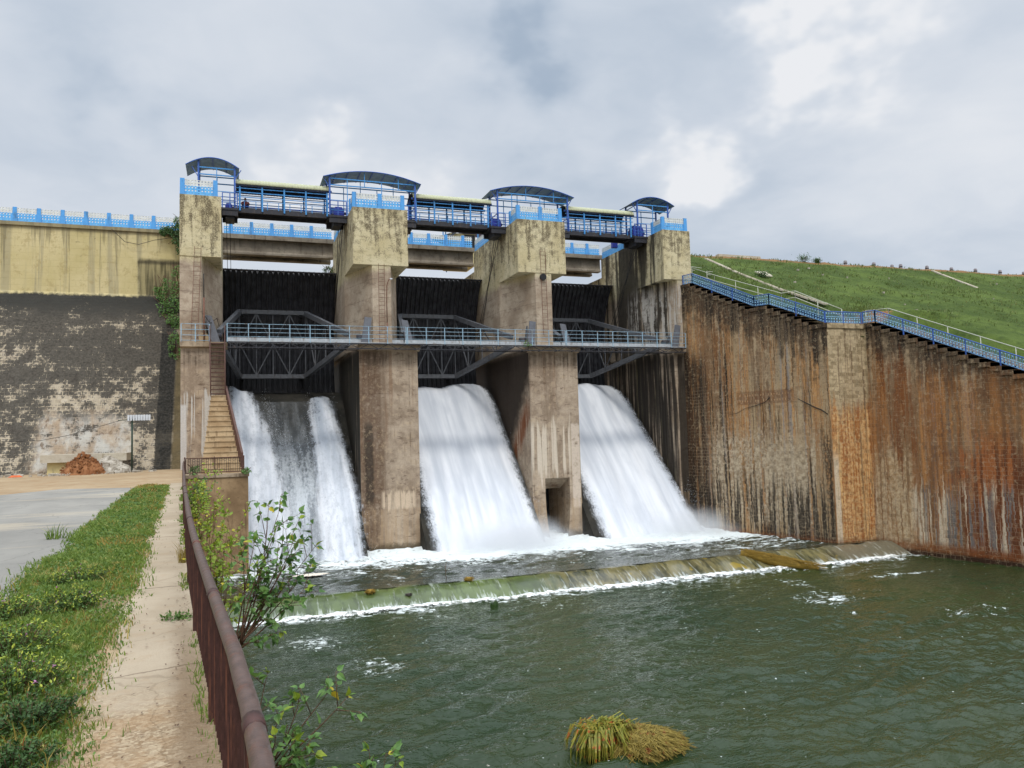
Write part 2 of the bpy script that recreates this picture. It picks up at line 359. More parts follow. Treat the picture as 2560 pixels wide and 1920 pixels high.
def mat_wing():
    g = G('rust_streaked_masonry'); P, x, y, z = g.pos(); u = (x-y)*.86
    rnd, mor = stone(g, u, z, .40, .235, .016, .12)
    big = g.noise(P, .30, 5, .6); mid = g.noise(P, 1.4, 6, .65); fine = g.noise(P, 8, 6, .72)
    U = g.xyz(u, 0., z)
    def run(sx, sz, seed, d=6): return g.noise(g.va(g.vs(U, (sx, 1, sz)), (seed, seed*3.1, seed*.7)), 1, d, .62)
    U = g.va(U, g.xyz(rnd*.07, 0., rnd*.22))
    s1 = run(1.0, .05, 3); s2 = run(2.6, .10, 5); s3 = run(5.5, .16, 8); s4 = run(.45, .03, 12)
    s6 = run(7.5, .11, 61); m4 = g.noise(P, 4.2, 6, .7)
    c = g.mix(rnd, lin(146,122,92), lin(186,160,122))
    c = g.mix(g.ss(big*.6+s2*.4, .45, .56)*.5, c, lin(150,134,110))
    c = g.mix(g.ss(s1*.6+s3*.4, .455, .55)*.88, c, g.mix(g.ss(s3, .42, .58), lin(150,100,58), lin(194,144,90)))
    c = g.mix(g.ss(s4*.7+s2*.3, .50, .58)*.6, c, lin(104,66,38))
    c = g.mix(g.ss(s2*.7+mid*.3, .53, .585)*.7, c, lin(186,164,130))
    c = g.mix(g.ss(s3*.6+s6*.4, .53, .575)*.75, c, lin(60,48,38))
    c = g.mix(g.ss(run(1.5, .015, 31)*.8+fine*.2, .56, .60)*.6, c, lin(140,139,136))       # grey seep lines
    # dark damp top under the stepped coping
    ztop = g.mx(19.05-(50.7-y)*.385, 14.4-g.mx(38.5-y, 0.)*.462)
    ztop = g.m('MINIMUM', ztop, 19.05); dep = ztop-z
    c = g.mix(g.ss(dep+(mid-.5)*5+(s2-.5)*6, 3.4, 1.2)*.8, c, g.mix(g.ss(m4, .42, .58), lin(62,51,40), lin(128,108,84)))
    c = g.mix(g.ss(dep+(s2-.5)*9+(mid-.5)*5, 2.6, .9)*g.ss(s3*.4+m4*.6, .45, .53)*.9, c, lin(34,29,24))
    # face nearest the gates: black
    c = g.mix(g.ss(y+(mid-.5)*2+(s2-.5)*6, 48.3, 50.0)*g.ss(z+(s1-.5)*6, 14.6, 12.8)*.95, c, g.mix(g.ss(s3, .44, .58), lin(28,23,18), lin(70,48,30)))
    c = g.mix(g.band(y+(s2-.5)*3, 46.4, 49.0, .5)*g.ss(s3*.6+s6*.4, .49, .54)*g.ss(z, 14.4, 12)*.85, c, lin(40,33,26))
    # lime wash low on the first face, mould climbing from the foot
    lw = g.band(y, 39.6, 48.4, .6)*g.ss(z+(s2-.5)*9+(mid-.5)*3, 8.4, 6.6)*g.ss(z, .9, 1.8)
    c = g.mix(lw*g.ss(s2*.7+m4*.3, .43, .52)*.9, c, g.mix(g.ss(m4, .38, .62), lin(160,140,112), lin(202,184,156)))
    f1 = g.ss(y, 38.5, 38.8)*g.ss(x, 35.48, 35.42)
    c = g.mix(f1*g.ss(z+(s2-.5)*12+(s6-.5)*6, 5.4, 3.6)*g.ss(s3*.5+s2*.5, .47, .52)*.92, c, lin(42,38,33))
    c = g.mix(f1*g.ss(y+(s2-.5)*2, 39.7, 39.0)*g.ss(z+(mid-.5)*4, 8.5, 6.5)*g.ss(s3*.5+m4*.5, .45, .52)*.85, c, lin(46,41,35))
    # faded brown inscription panel, too worn to read
    ins = f1*g.band(y, 41.2, 45.9, .1)*g.band(z, 9.55, 10.45, .05)
    dots = g.ss(g.m('ABSOLUTE', g.m('FRACT', u*4.3)-.5), .20, .10)*g.mx(g.band(z, 9.72, 9.86, .02), g.band(z, 10.12, 10.26, .02))*g.ss(m4, .42, .50)
    c = g.mix(ins*.55, c, lin(112,74,50)); c = g.mix(ins*dots*.7, c, lin(196,160,118))
    # the step-back face: pale stone above, rust below
    st = g.ss(x, 35.41, 35.46)*g.ss(y, 38.45, 38.55)
    c = g.mix(st*g.ss(z+(s2-.5)*5, 8.6, 9.6)*.88, c, g.mix(g.ss(m4*.6+rnd*.4, .35, .65), lin(152,134,102), lin(206,184,146)))
    c = g.mix(st*g.ss(z+(s2-.5)*6, 9.6, 8.2)*.9, c, g.mix(g.ss(s3*.6+m4*.4, .42, .57), lin(158,96,46), lin(220,176,118)))
    c = g.mix(st*g.ss(x+(s3-.5)*1.2, 35.95, 35.75)*g.ss(z, 6.6, 5.4)*.85, c, lin(210,194,168))
    c = g.mix(st*g.ss(s3*.5+s6*.5, .53, .57)*.6, c, lin(84,58,38))
    # the second face: brown above, pale then deep rust toward the water
    rt = g.ss(y, 38.62, 38.5)*g.ss(x, 38.3, 38.4)
    c = g.mix(rt*g.ss(z+(s2-.5)*5, 11.6, 9.8)*.6, c, g.mix(g.ss(s1*.5+s3*.5, .45, .56), lin(112,74,44), lin(168,112,62)))
    c = g.mix(rt*g.band(y+(s2-.5)*2.5, 35.6, 38.0, .4)*g.ss(z+(s2-.5)*6, 13, 11.5)*g.ss(s3*.5+s2*.5, .46, .53)*.75, c, lin(122,70,34))
    c = g.mix(rt*g.ss(y+(mid-.5)*4+(s2-.5)*4, 34.2, 32.2)*g.ss(z+(s2-.5)*6, 7.8, 5.4)*.95, c, g.mix(g.ss(s3*.6+s6*.4, .44, .56), lin(104,56,30), lin(162,96,52)))
    ll = rt*g.ss(z+(s3-.5)*9+(s2-.5)*6, 4.8, 3.6)*g.ss(z, .35, 1.0)
    c = g.mix(ll*g.ss(s3*.6+s6*.4, .47, .53)*.85, c, g.mix(g.ss(run(2.2, .03, 44), .46, .54), lin(104,108,108), lin(212,198,172)))
    c = g.mix(rt*g.band(y+(s2-.5)*2, 35.9, 38.3, .3)*g.ss(z+(s2-.5)*7, 6.6, 5.2)*g.ss(s3, .38, .5)*.85, c, g.mix(g.ss(m4, .4, .6), lin(170,142,104), lin(206,184,148)))
    # waterline
    c = g.mix(g.ss(z+(fine-.5)*.8, 1.0, .5)*.7, c, lin(116,64,30)); c = g.mix(g.ss(z+(fine-.5)*.4, .42, .16)*.9, c, lin(40,30,20))
    c = g.mix(g.ss(mor, .25, .9)*g.ss(mid*.5+big*.5, .42, .58)*.34, c, lin(176,156,126)); c = g.mix(g.ss(rnd, .6, .95)*.25, c, lin(60,48,38))
    c = g.mix(g.ss(fine, .53, .63)*.40, c, lin(70,55,42)); c = g.mix(g.ss(m4, .55, .63)*.35, c, lin(190,168,134))
    h = fine*.6-mor*.35+rnd*.25+mid*.4
    return g.out(g.bsdf(c, .88, g.bump(h, .7, .05), spec=.25))

def mat_conc(name, a, b, dark, streak=True, mossz=None, scale=1.0):
    g = G(name); P, x, y, z = g.pos()
    big = g.noise(P, .8*scale, 5, .6); mid = g.noise(P, 3*scale, 6, .65); fine = g.noise(P, 18*scale, 5, .7); st = wear(g, P, 3, .18)
    c = g.mix(g.ss(big, .32, .68), a, b); c = g.mix(g.ss(mid, .52, .70)*.5, c, dark)
    if streak: c = g.mix(g.ss(st, .56, .68)*.6, c, dark)
    c = g.mix(g.ss(fine, .4, .8)*.25, c, dark)
    if mossz is not None: c = g.mix(g.ss(z+mid*.8, mossz+.5, mossz)*.75, c, lin(58,62,34))
    return g.out(g.bsdf(c, .9, g.bump(fine*.5+mid*.5, .5, .02), spec=.2))

def mat_panel():
    """pierced parapet panel: white above a scalloped edge, blue below, rows of holes cut through"""
    g = G('pierced_panel_paint'); O, x, y, z = g.obj(); P, wx, wy, wz = g.pos()
    uu = x/.19; row = z/.2
    fx = g.m('FRACT', uu+100.0)-.5; fz = g.m('FRACT', row+100.0)-.5
    d = g.m('SQRT', fx*fx+fz*fz*1.05)
    hole = g.ss(d, .25, .30, 1, 0)*g.band(z, .12, .94, .02)
    edge = .56+g.m('ABSOLUTE', g.m('SINE', uu*math.pi))*.05
    n = g.noise(P, 5, 5, .65)
    c = g.mix(g.ss(z-edge, -.012, .012), g.mix(g.ss(n, .3, .7), lin(84,160,222), lin(112,186,236)), g.mix(g.ss(n, .3, .7), lin(196,200,196), lin(222,224,220)))
    c = g.mix(g.ss(wear(g, P, 5, .8), .60, .72)*.5, c, lin(120,130,130))
    return g.out(g.bsdf(c, .7, g.bump(n, .1, .01), alpha=1.0-hole, spec=.3))

def mat_corrugated_under():
    g = G('sheet_steel_dark'); P, x, y, z = g.pos(); n = g.noise(P, 3, 4)
    c = g.mix(g.ss(n, .3, .7), lin(92,124,150), lin(120,148,172))
    return g.out(g.bsdf(c, .55, g.bump(g.m('SINE', y*55.0), .2, .01), spec=.4, metal=.15))

def mat_water(name, deep, deep2, foam_fn, rip=1.0):
    g = G(name); P, x, y, z = g.pos()
    b = g.noise(g.vs(P, (1.2,2.6,1)), 3.4, 2, .5, .6); d = g.noise(g.vs(P, (1,1.6,1)), 11, 2, .5)
    nb = g.new('ShaderNodeBump'); nb.inputs['Strength'].default_value = .55*rip; nb.inputs['Distance'].default_value = .10; g.put(nb.inputs['Height'], b+d*.14)
    nrm = S(g, nb.outputs[0])
    c = g.mix(g.ss(g.noise(P, .12, 4, .55), .35, .65), deep, deep2)
    f = foam_fn(g, P, x, y, z)
    c = g.mix(f, c, lin(218,224,222))
    return g.out(g.bsdf(c, g.ss(f, .0, .5, .05, .7), nrm, spec=.5, IOR=1.33))

def foam_pool(g, P, x, y, z):
    n = g.noise(g.vs(P, (.7,1.6,1)), 1.1, 8, .66, 1.2)-.5; n2 = g.noise(g.vs(P, (1,1.6,1)), 4.0, 7, .7, .6)-.5
    near = g.ss(y+g.noise(P, .35, 3)*6.0, 44.6, 50.8)*g.ss(x, 4.0, 11.5, .55, 1.0)
    v = n*1.1+n2*.8+near*.46-.14
    v = v+g.ss(x, 20, 30)*g.band(y, 38.8, 48, .8)*.10+g.band(y+n*3, 40.0, 47.0, .8)*.06
    return g.ss(v, .0, .22)
def foam_river(g, P, x, y, z):
    n = g.noise(g.vs(P, (1,1.3,1)), .8, 9, .70, 1.2)-.5; n2 = g.noise(g.vs(P, (1,1.5,1)), 3.4, 8, .74, .8)-.5
    v = n*.75+n2*1.15
    blob = lambda cx, cy, rx, ry: g.ss(g.m('SQRT', (x-cx)*(x-cx)*(1/rx/rx)+(y-cy)*(y-cy)*(1/ry/ry)), .1, 1.0, 1, 0)
    m = blob(25.6, 28.8, 2.8, 3.2)*.30+blob(26.6, 30.6, 1.2, 4.5)*.10+blob(27.2, 32.6, 1.5, 2.4)*.24+blob(24.3, 26.2, 2.4, 1.6)*.18+blob(3.0, 31.8, 2.2, 2.8)*.34+blob(4.8, 27.5, 2.4, 3.2)*.28+blob(29.5, 24.5, 3.6, 2.6)*.25+blob(8.4, 33.4, 1.8, 2.2)*.25
    m = m+blob(20.5, 33.2, 3.4, 2.0)*.20+blob(33.5, 31.8, 4.8, .5)*.34+blob(37.5, 30.0, 3, .5)*.2+blob(35.5, 25.5, 2.8, 1.2)*.2+g.ss(y+n*5.0, 34.3, 36.4)*.40+blob(14.0, 33.3, 1.6, 2.0)*.22+blob(17.5, 27, 3, 2)*.10
    f = g.ss(v+m, .30, .44)*.92
    spk = g.ss(g.vor(P, 2.2), .075, .045)*g.ss(g.noise(P, .28, 3), .46, .62)
    return g.clamp(f+spk*.75)

def mat_fall(name, den, seed, grey):
    """white water: streaks along the fall, ragged alpha where it breaks into spray"""
    g = G(name); P, x, y, z = g.pos()
    at = g.new('ShaderNodeAttribute', attribute_name='flow'); sep = g.new('ShaderNodeSeparateXYZ'); g.t.links.new(at.outputs['Vector'], sep.inputs[0])
    a, s_, e = (S(g, sep.outputs[i]) for i in range(3))          # across (m), along (m), distance from the edge
    V = g.xyz(a, s_, seed)
    k1 = g.noise(g.vs(V, (.8,.06,1)), 1.0, 3, .5); k2 = g.noise(g.vs(V, (1.9,.14,1)), 1.0, 3, .5); k3 = g.noise(g.vs(V, (1.0,.45,1)), 3.0, 6, .66); k4 = g.noise(g.vs(V, (1,.6,1)), 11, 4, .7)
    c = g.mix(g.ss(k1*.65+k2*.35, .34, .62), grey, lin(226,228,231))
    if den is None:
        al = g.ss(e+(k3-.5)*1.0+(k4-.5)*.9, .0, .85)
        c = g.mix(g.ss(g.noise(g.vs(V, (.6,.22,1)), 1.0, 5, .55), .46, .64)*.45, c, lin(184,189,197))
    else:
        c = g.mix(g.ss(k3*.7+k4*.3, .46, .60)*.5, c, lin(162,168,174))
        al = g.ss(e*den+(k3-.5)*1.3+(k2-.5)*1.0+(k4-.5)*.7, .05, .85)
    return g.out(g.bsdf(c, .75, g.bump(k1*.5+k2*.5+k3*.2, .25, .06), alpha=al, spec=.15))

def mat_film(name):
    g = G(name); P, x, y, z = g.pos()
    at = g.new('ShaderNodeAttribute', attribute_name='flow'); sep = g.new('ShaderNodeSeparateXYZ'); g.t.links.new(at.outputs['Vector'], sep.inputs[0])
    a, s_, e = (S(g, sep.outputs[i]) for i in range(3)); V = g.xyz(a, s_, 5.)
    k = g.noise(g.vs(V, (1.6,.16,1)), 1.3, 5, .6); k2 = g.noise(g.vs(V, (1,.5,1)), 6, 5, .7)
    c = g.mix(g.ss(k*.6+k2*.4, .42, .60), lin(132,140,146), lin(206,212,216))
    al = g.ss(s_, 1.0, 14.5, .14, .90)*g.ss(k*.7+k2*.3, .30, .56, .55, 1.0)*g.ss(e, 0., .5)
    return g.out(g.bsdf(c, .7, alpha=al, spec=.2))

def mat_mist(name, fn):
    g = G(name); P, x, y, z = g.pos()
    n = g.noise(P, .55, 4, .6)
    dens = fn(g, P, x, y, z, n)
    v = g.new('ShaderNodeVolumePrincipled'); v.inputs['Color'].default_value = (.97,.98,1,1); g.put(v.inputs['Density'], dens); v.inputs['Anisotropy'].default_value = .1
    return g.out(None, v.outputs[0])

def mat_hill():
    g = G('embankment_turf'); P, x, y, z = g.pos()
    a = g.noise(P, .22, 5, .6); b = g.noise(g.vs(P, (1,1,1)), 1.1, 6, .68); f = g.noise(P, 6, 5, .75)
    c = g.mix(g.ss(a, .32, .68), lin(60,76,34), lin(86,102,48)); c = g.mix(g.ss(b, .48, .66)*.65, c, lin(48,62,30)); c = g.mix(g.ss(f, .45, .7)*.45, c, lin(100,112,58))
    soil = g.band(y+(b-.5)*2.2, 40.2, 41.2, .35)
    soil = g.mx(soil, g.ss(z+b*.6+a*.5, 24.1, 24.5)*.8)
    soil = g.mx(soil, g.ss(g.noise(P, .5, 6, .7), .70, .745)*.8)
    c = g.mix(soil*.9, c, g.mix(f, lin(126,84,56), lin(160,120,88)))
    return g.out(g.bsdf(c, .95, g.bump(b*.6+f*.6, .9, .22), spec=.1))

def mat_ground():
    g = G('ground_mix'); P, x, y, z = g.pos()
    a = g.noise(P, .3, 5, .6); b = g.noise(P, 1.6, 6, .68); f = g.noise(P, 22, 5, .75)
    c = g.mix(g.ss(a, .3, .7), lin(150,129,101), lin(168,148,119)); c = g.mix(g.ss(b, .48, .66)*.55, c, lin(142,108,74)); c = g.mix(g.ss(f, .5, .75)*.35, c, lin(110,96,80))
    return g.out(g.bsdf(c, .95, g.bump(b*.4+f*.4, .5, .03), spec=.1))
def mat_road():
    g = G('worn_asphalt'); P, x, y, z = g.pos()
    a = g.noise(g.vs(P, (1,.5,1)), .5, 5, .6); b = g.noise(P, 2.2, 6, .7); f = g.noise(P, 40, 4, .75)
    c = g.mix(g.ss(a, .3, .7), lin(126,123,116), lin(148,144,135)); c = g.mix(g.ss(b, .50, .68)*.5, c, lin(126,122,116)); c = g.mix(g.ss(g.noise(g.vs(P, (.3,1,1)), .5, 5, .6), .52, .66)*.5, c, lin(184,170,146))
    c = g.mix(g.ss(f, .5, .75)*.3, c, lin(100,96,92)); c = g.mix(g.ss(g.vor(g.va(P, g.vs(g.noisec(P, 2, 4), (.5,.5,0))), .55, 'DISTANCE_TO_EDGE'), .012, .004)*.35, c, lin(92,88,82))
    return g.out(g.bsdf(c, .93, g.bump(f*.5+b*.3, .35, .02), spec=.2))
def mat_path():
    g = G('concrete_walk'); P, x, y, z = g.pos()
    a = g.noise(P, .9, 5, .6); b = g.noise(P, 4, 6, .7); f = g.noise(P, 60, 4, .75)
    c = g.mix(g.ss(a, .3, .7), lin(154,139,117), lin(172,157,135)); c = g.mix(g.ss(b, .52, .70)*.45, c, lin(160,138,110))
    gr = g.ss(y+g.noise(P, 2.4, 5, .7)*1.6, 6.9, 5.9)*g.ss(y+b*.8, 3.6, 4.4)                  # worn down to gravel
    gv = g.vor(P, 46, 'F1', 1); gs = g.new('ShaderNodeSeparateXYZ'); g.t.links.new(gv.k, gs.inputs[0])
    gc = g.mix(S(g, gs.outputs[0]), lin(126,104,78), lin(180,162,134)); gc = g.mix(g.ss(b, .45, .6)*.5, gc, lin(152,122,88))
    c = g.mix(gr*.9, c, gc)
    ed = g.ss(x+(y-4.2)*.0605+b*.16, -.27, -.12)*g.ss(y, 9, 6)
    c = g.mix(ed*.75, c, g.mix(f, lin(84,70,56), lin(150,126,98)))
    c = g.mix(g.ss(f, .5, .75)*.28, c, lin(122,104,82))
    jn = g.mx(g.ss(g.vor(g.va(P, g.vs(g.noisec(P, 3, 4), (.3,.3,0))), .7, 'DISTANCE_TO_EDGE'), .006, .002)*.3, g.ss(g.m('ABSOLUTE', y-6.25-(x+.5)*.25+(b-.5)*.12), .02, .006)*.7)
    jn = g.mx(jn, g.ss(g.m('ABSOLUTE', y-9.75+x*.0+(b-.5)*.10), .022, .008)); jn = g.mx(jn, g.ss(g.m('ABSOLUTE', y-14.9+(b-.5)*.2), .03, .01))
    c = g.mix(jn*.8, c, lin(84,68,50))
    return g.out(g.bsdf(c, .93, g.bump(f*.5+b*.3+gr*gv.g.vor(P, 46)*1.2, .5, .012), spec=.15))

def mat_leaf(name, a, b, edge=None):
    g = G(name); P, x, y, z = g.pos()
    oi = g.noise(P, 9, 3, .6); c = g.mix(g.ss(oi, .3, .7), a, b)
    if edge: c = g.mix(g.ss(g.noise(P, 5, 3), .58, .66), c, edge)
    n = g.new('ShaderNodeBsdfPrincipled'); g.put(n.inputs['Base Color'], c); n.inputs['Roughness'].default_value = .5; n.inputs['Specular IOR Level'].default_value = .35
    t = g.new('ShaderNodeBsdfTranslucent'); g.put(t.inputs[0], c); ms = g.new('ShaderNodeMixShader'); ms.inputs[0].default_value = .28
    g.t.links.new(n.outputs[0], ms.inputs[1]); g.t.links.new(t.outputs[0], ms.inputs[2])
    return g.out(ms.outputs[0])

def mat_gate():
    g = G('tarred_steel'); P, x, y, z = g.pos(); n = g.noise(P, 2, 5, .65); st = wear(g, P, 3, .3)
    c = g.mix(g.ss(n, .3, .7), lin(40,40,44), lin(66,66,70)); c = g.mix(g.ss(st, .58, .7)*.5, c, lin(72,70,70)); c = g.mix(g.ss(z+st*1.5, 14.2, 13.2)*.6, c, lin(16,16,15))
    return g.out(g.bsdf(c, .6, g.bump(n, .2, .02), spec=.3))
def mat_weir():
    g = G('algae_weir_face'); P, x, y, z = g.pos(); a = g.noise(P, .5, 5, .6); b = g.noise(g.vs(P, (1.6,.5,.5)), 1.5, 6, .68); f = g.noise(P, 8, 4, .7)
    c = g.mix(g.ss(a, .3, .7), lin(58,70,36), lin(92,106,58)); c = g.mix(g.ss(b, .50, .64)*.7, c, lin(56,66,34))
    c = g.mix(g.ss(x+a*4, 15.5, 19)*.85, c, g.mix(g.ss(b, .35, .65), lin(52,50,38), lin(120,110,74)))
    c = g.mix(g.ss(g.noise(P, .8, 4), .60, .66)*g.ss(x, 18, 21)*.8, c, lin(140,120,44))
    c = g.mix(g.ss(x+b*1.5, 33.6, 35.2)*.9, c, g.mix(f, lin(84,80,66), lin(118,112,94)))
    film = g.ss(g.noise(g.vs(P, (2.6,.35,.35)), 1.7, 6, .7)+g.ss(z, .30, .0)*.12, .56, .70)*.5
    c = g.mix(film, c, lin(206,212,204))
    return g.out(g.bsdf(c, .18, g.bump(b*.6+f*.2, .35, .05), spec=.5))

M = dict(
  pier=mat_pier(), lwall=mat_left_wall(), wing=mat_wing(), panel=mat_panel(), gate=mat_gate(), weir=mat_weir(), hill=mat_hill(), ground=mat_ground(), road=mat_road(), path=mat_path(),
  ledge=mat_conc('ledge_concrete', lin(140,122,100), lin(176,158,134), lin(84,70,56)),
  deck=mat_conc('bridge_concrete', lin(122,112,98), lin(152,142,126), lin(70,60,50)),
  step=mat_conc('step_concrete', lin(164,138,104), lin(192,170,136), lin(112,88,62)),
  bank=mat_conc('bank_masonry', lin(132,108,80), lin(168,142,108), lin(82,64,46), True, .4),
  chute=mat_conc('chute_concrete', lin(40,39,35), lin(60,57,50), lin(24,24,22)),
  slab=mat_conc('pale_slab', lin(176,166,146), lin(196,188,170), lin(140,126,104)),
  blue=m_plain('post_blue_paint', lin(84,158,222), .6, .10, 5, dirt=lin(70,110,150)),
  rail=m_plain('rail_blue_paint', lin(72,148,212), .55, .25, 8, dirt=lin(70,110,150)), navy=m_plain('navy_paint', lin(58,96,172), .5, .25, 6), motor=m_plain('motor_blue_paint', lin(40,56,150), .45, .2, 5),
  under=mat_corrugated_under(), grn=m_plain('pale_green_sheet', lin(172,174,140), .6, .10, 5, dirt=lin(140,140,110)),
  dark=m_plain('dark_girder_paint', lin(46,46,52), .55, .3, 4, dirt=lin(76,66,60)), truss=m_plain('grey_truss_paint', lin(92,94,98), .55, .3, 5, dirt=lin(60,52,46)), plate=m_plain('grey_plate_paint', lin(104,106,112), .55, .2, 4, dirt=lin(78,72,66)),
  walk=m_plain('pale_blue_rail_paint', lin(150,180,198), .5, .2, 8, dirt=lin(130,110,90)), deckp=m_plain('pale_deck_plate', lin(170,174,176), .6, .2, 5, dirt=lin(120,104,90)),
  rust=m_plain('rust_brown_paint', lin(92,62,52), .6, .35, 14, dirt=lin(60,36,28)), tube=m_plain('brown_tube_paint', lin(86,68,60), .45, .30, 14, dirt=lin(96,60,44), bump=.5), bars=m_plain('brown_bar_paint', lin(70,42,36), .55, .4, 16, dirt=lin(120,74,54)),
  iron=m_plain('old_iron', lin(70,62,56), .7, .3, 10), cable=m_plain('black_cable', lin(34,32,30), .7, .2, 10), rustred=m_plain('rust_red_pole', lin(118,80,62), .65, .3, 10),
  wblue=m_plain('stair_rail_blue', lin(98,140,188), .5, .3, 6), wteal=m_plain('stair_rail_dots', lin(150,196,222), .5, .2, 6), cream=m_plain('cream_pipe_paint', lin(182,184,166), .5, .12, 8),
  post=m_plain('kilometre_stone', lin(150,146,150), .8, .2, 5), soil=mat_conc('red_earth', lin(120,76,46), lin(150,104,68), lin(84,54,34), False, None, 3), rub=mat_conc('rubble_grey', lin(150,142,128), lin(184,176,162), lin(104,94,82), False, None, 3),
  yblock=m_plain('cream_wash', lin(206,192,140), .85, .12, 4, dirt=lin(150,140,110)), slate=m_plain('dark_roof', lin(56,60,66), .7, .2, 5), black=m_plain('shutter_black', lin(26,26,30), .6, .2, 5),
  turf=mat_leaf('turf_blades', lin(104,118,58), lin(82,98,46), lin(140,138,80)), leaf=mat_leaf('leaf_green', lin(112,146,72), lin(66,104,52)), leafy=mat_leaf('leaf_yellow_green', lin(150,166,50), lin(108,136,44), lin(196,176,50)), leafd=mat_leaf('leaf_dark', lin(52,80,40), lin(78,108,52)),
  grass=mat_leaf('grass_blades', lin(126,146,62), lin(92,118,50), lin(176,168,96)), gdry=mat_leaf('dry_straw', lin(170,148,72), lin(134,118,54), lin(140,84,40)), gree=mat_leaf('reed_blades', lin(112,124,44), lin(160,146,58), lin(170,92,36)), weed=mat_leaf('weed_leaf', lin(100,128,56), lin(70,102,48)), weedt=mat_leaf('weed_tip', lin(186,190,70), lin(140,162,62)),
  pink=m_plain('pink_blossom', lin(170,110,150), .7, .2, 20), bark=m_plain('brown_bark', lin(96,70,52), .85, .3, 20), ochre=m_plain('ochre_weed', lin(140,112,40), .8, .3, 12),
  panelsol=m_plain('lamp_panel', lin(206,210,214), .5, .1, 5), greenpole=m_plain('dark_green_pole', lin(40,62,50), .6, .2, 6),
  skin=m_plain('brown_skin', lin(120,84,62), .6, .1, 6), shirt=m_plain('maroon_cloth', lin(128,58,66), .85, .2, 9), trouser=m_plain('navy_cloth', lin(38,52,84), .85, .2, 9), hair=m_plain('black_hair', lin(24,20,20), .6, .1, 6),
)
# ------------------------------------------------------------------ the setting: ground, road, path, verge base, water
def sheet(name, poly, z, mat, kind='structure'):
    o = MB().add([(x, y, z) for x, y in poly], [tuple(range(len(poly)))]).build(name, mat); tag(o, kind=kind); return o
railx = lambda y: -.09-.0605*(y-4.2)                         # the path's river edge
bk = [(railx(y)+.14, y) for y in (-30, 0, 10, 20, 30, 46.2)]
sheet('ground', [(-160,-30), (-160,75), (-2.6,75), (-2.6,51.2)]+bk[::-1], 6.35, M['ground'])
ro = [(-60,-30), (-2.0,-30), (-2.05,5), (-2.25,9.4), (-2.36,11.2), (-2.45,13.4), (-2.62,17), (-2.8,20.8), (-3.1,28.1), (-3.25,32.4), (-6.2,33.9), (-7.6,31.5), (-12,30.2), (-60,27)]
sheet('road', ro, 6.356, M['road'])
ys = np.linspace(-12, 34.6, 60)
pp = [(railx(y)+.10, y) for y in ys]+[(-.77-.052*(y-4.2)+.05*math.sin(y*2.1)+.03*math.sin(y*5.7), y) for y in ys[::-1]]
sheet('path', pp, 6.362, M['path'])
terr = sheet('terrain', [(-2500,-2500), (2500,-2500), (2500,2500), (-2500,2500)], -3.0, M['ground'])

def ripples(XX, YY, seed, l0, l1, n, spread, slope):
    """sum of many small directional waves; slope is the rms slope"""
    r = np.random.default_rng(seed); h = np.zeros_like(XX); wx = XX+.5*fbm(XX*.35, YY*.35, 2, seed+5); wy = YY+.5*fbm(XX*.35+9, YY*.35, 2, seed+8)
    for k in range(n):
        lam = l0*(l1/l0)**r.random(); q = 2*math.pi/lam; th = math.pi/2+.20+r.normal()*spread
        h += slope*math.sqrt(2/n)/q*np.sin(q*(math.cos(th)*wx+math.sin(th)*wy)+r.random()*6.283)
    return h
def water_grid(x0, x1, y0, y1, nx, ny, z, name, mat, slope, seed):
    X = np.linspace(x0, x1, nx); Y = np.linspace(y0, y1, ny)
    XX, YY = np.meshgrid(X, Y, indexing='ij')
    h = ripples(XX, YY, seed, .34, 1.5, 34, .50, slope)+ripples(XX, YY, seed+50, 1.8, 5.0, 10, .8, .028)
    patch = .45+1.0*fbm(XX*.16, YY*.22, 3, seed+11)
    if z > .3: patch = patch*np.clip((YY-38.0)/2.2, 0, 1)**1.5*(1+.8*np.clip((YY-42)/6, 0, 1)); zz = z+.06*np.clip((39.4-YY)/1.5, 0, 1)
    else: patch = patch*(.75+1.25*np.clip((29-YY)/11, 0, 1)+.5*np.clip((YY-34.5)/1.5, 0, 1)); zz = z
    return MB().grid(np.stack([XX, YY, zz+h*patch], -1)).build(name, mat)
M['river'] = mat_water('river_water', lin(33,50,27), lin(46,57,30), foam_river, 1.0)
M['pool'] = mat_water('pool_water', lin(40,48,35), lin(58,62,46), foam_pool, .9)
tag(water_grid(-2, 44, 13.0, 37.2, 400, 400, 0, 'water', M['river'], .18, 3), kind='structure')
sheet('water', [(-8,-60), (70,-60), (70,13.0), (-8,13.0)], -.02, M['river'])
tag(water_grid(-3.5, 39.5, 37.9, 56.0, 300, 190, .60, 'water', M['pool'], .19, 9), kind='structure')

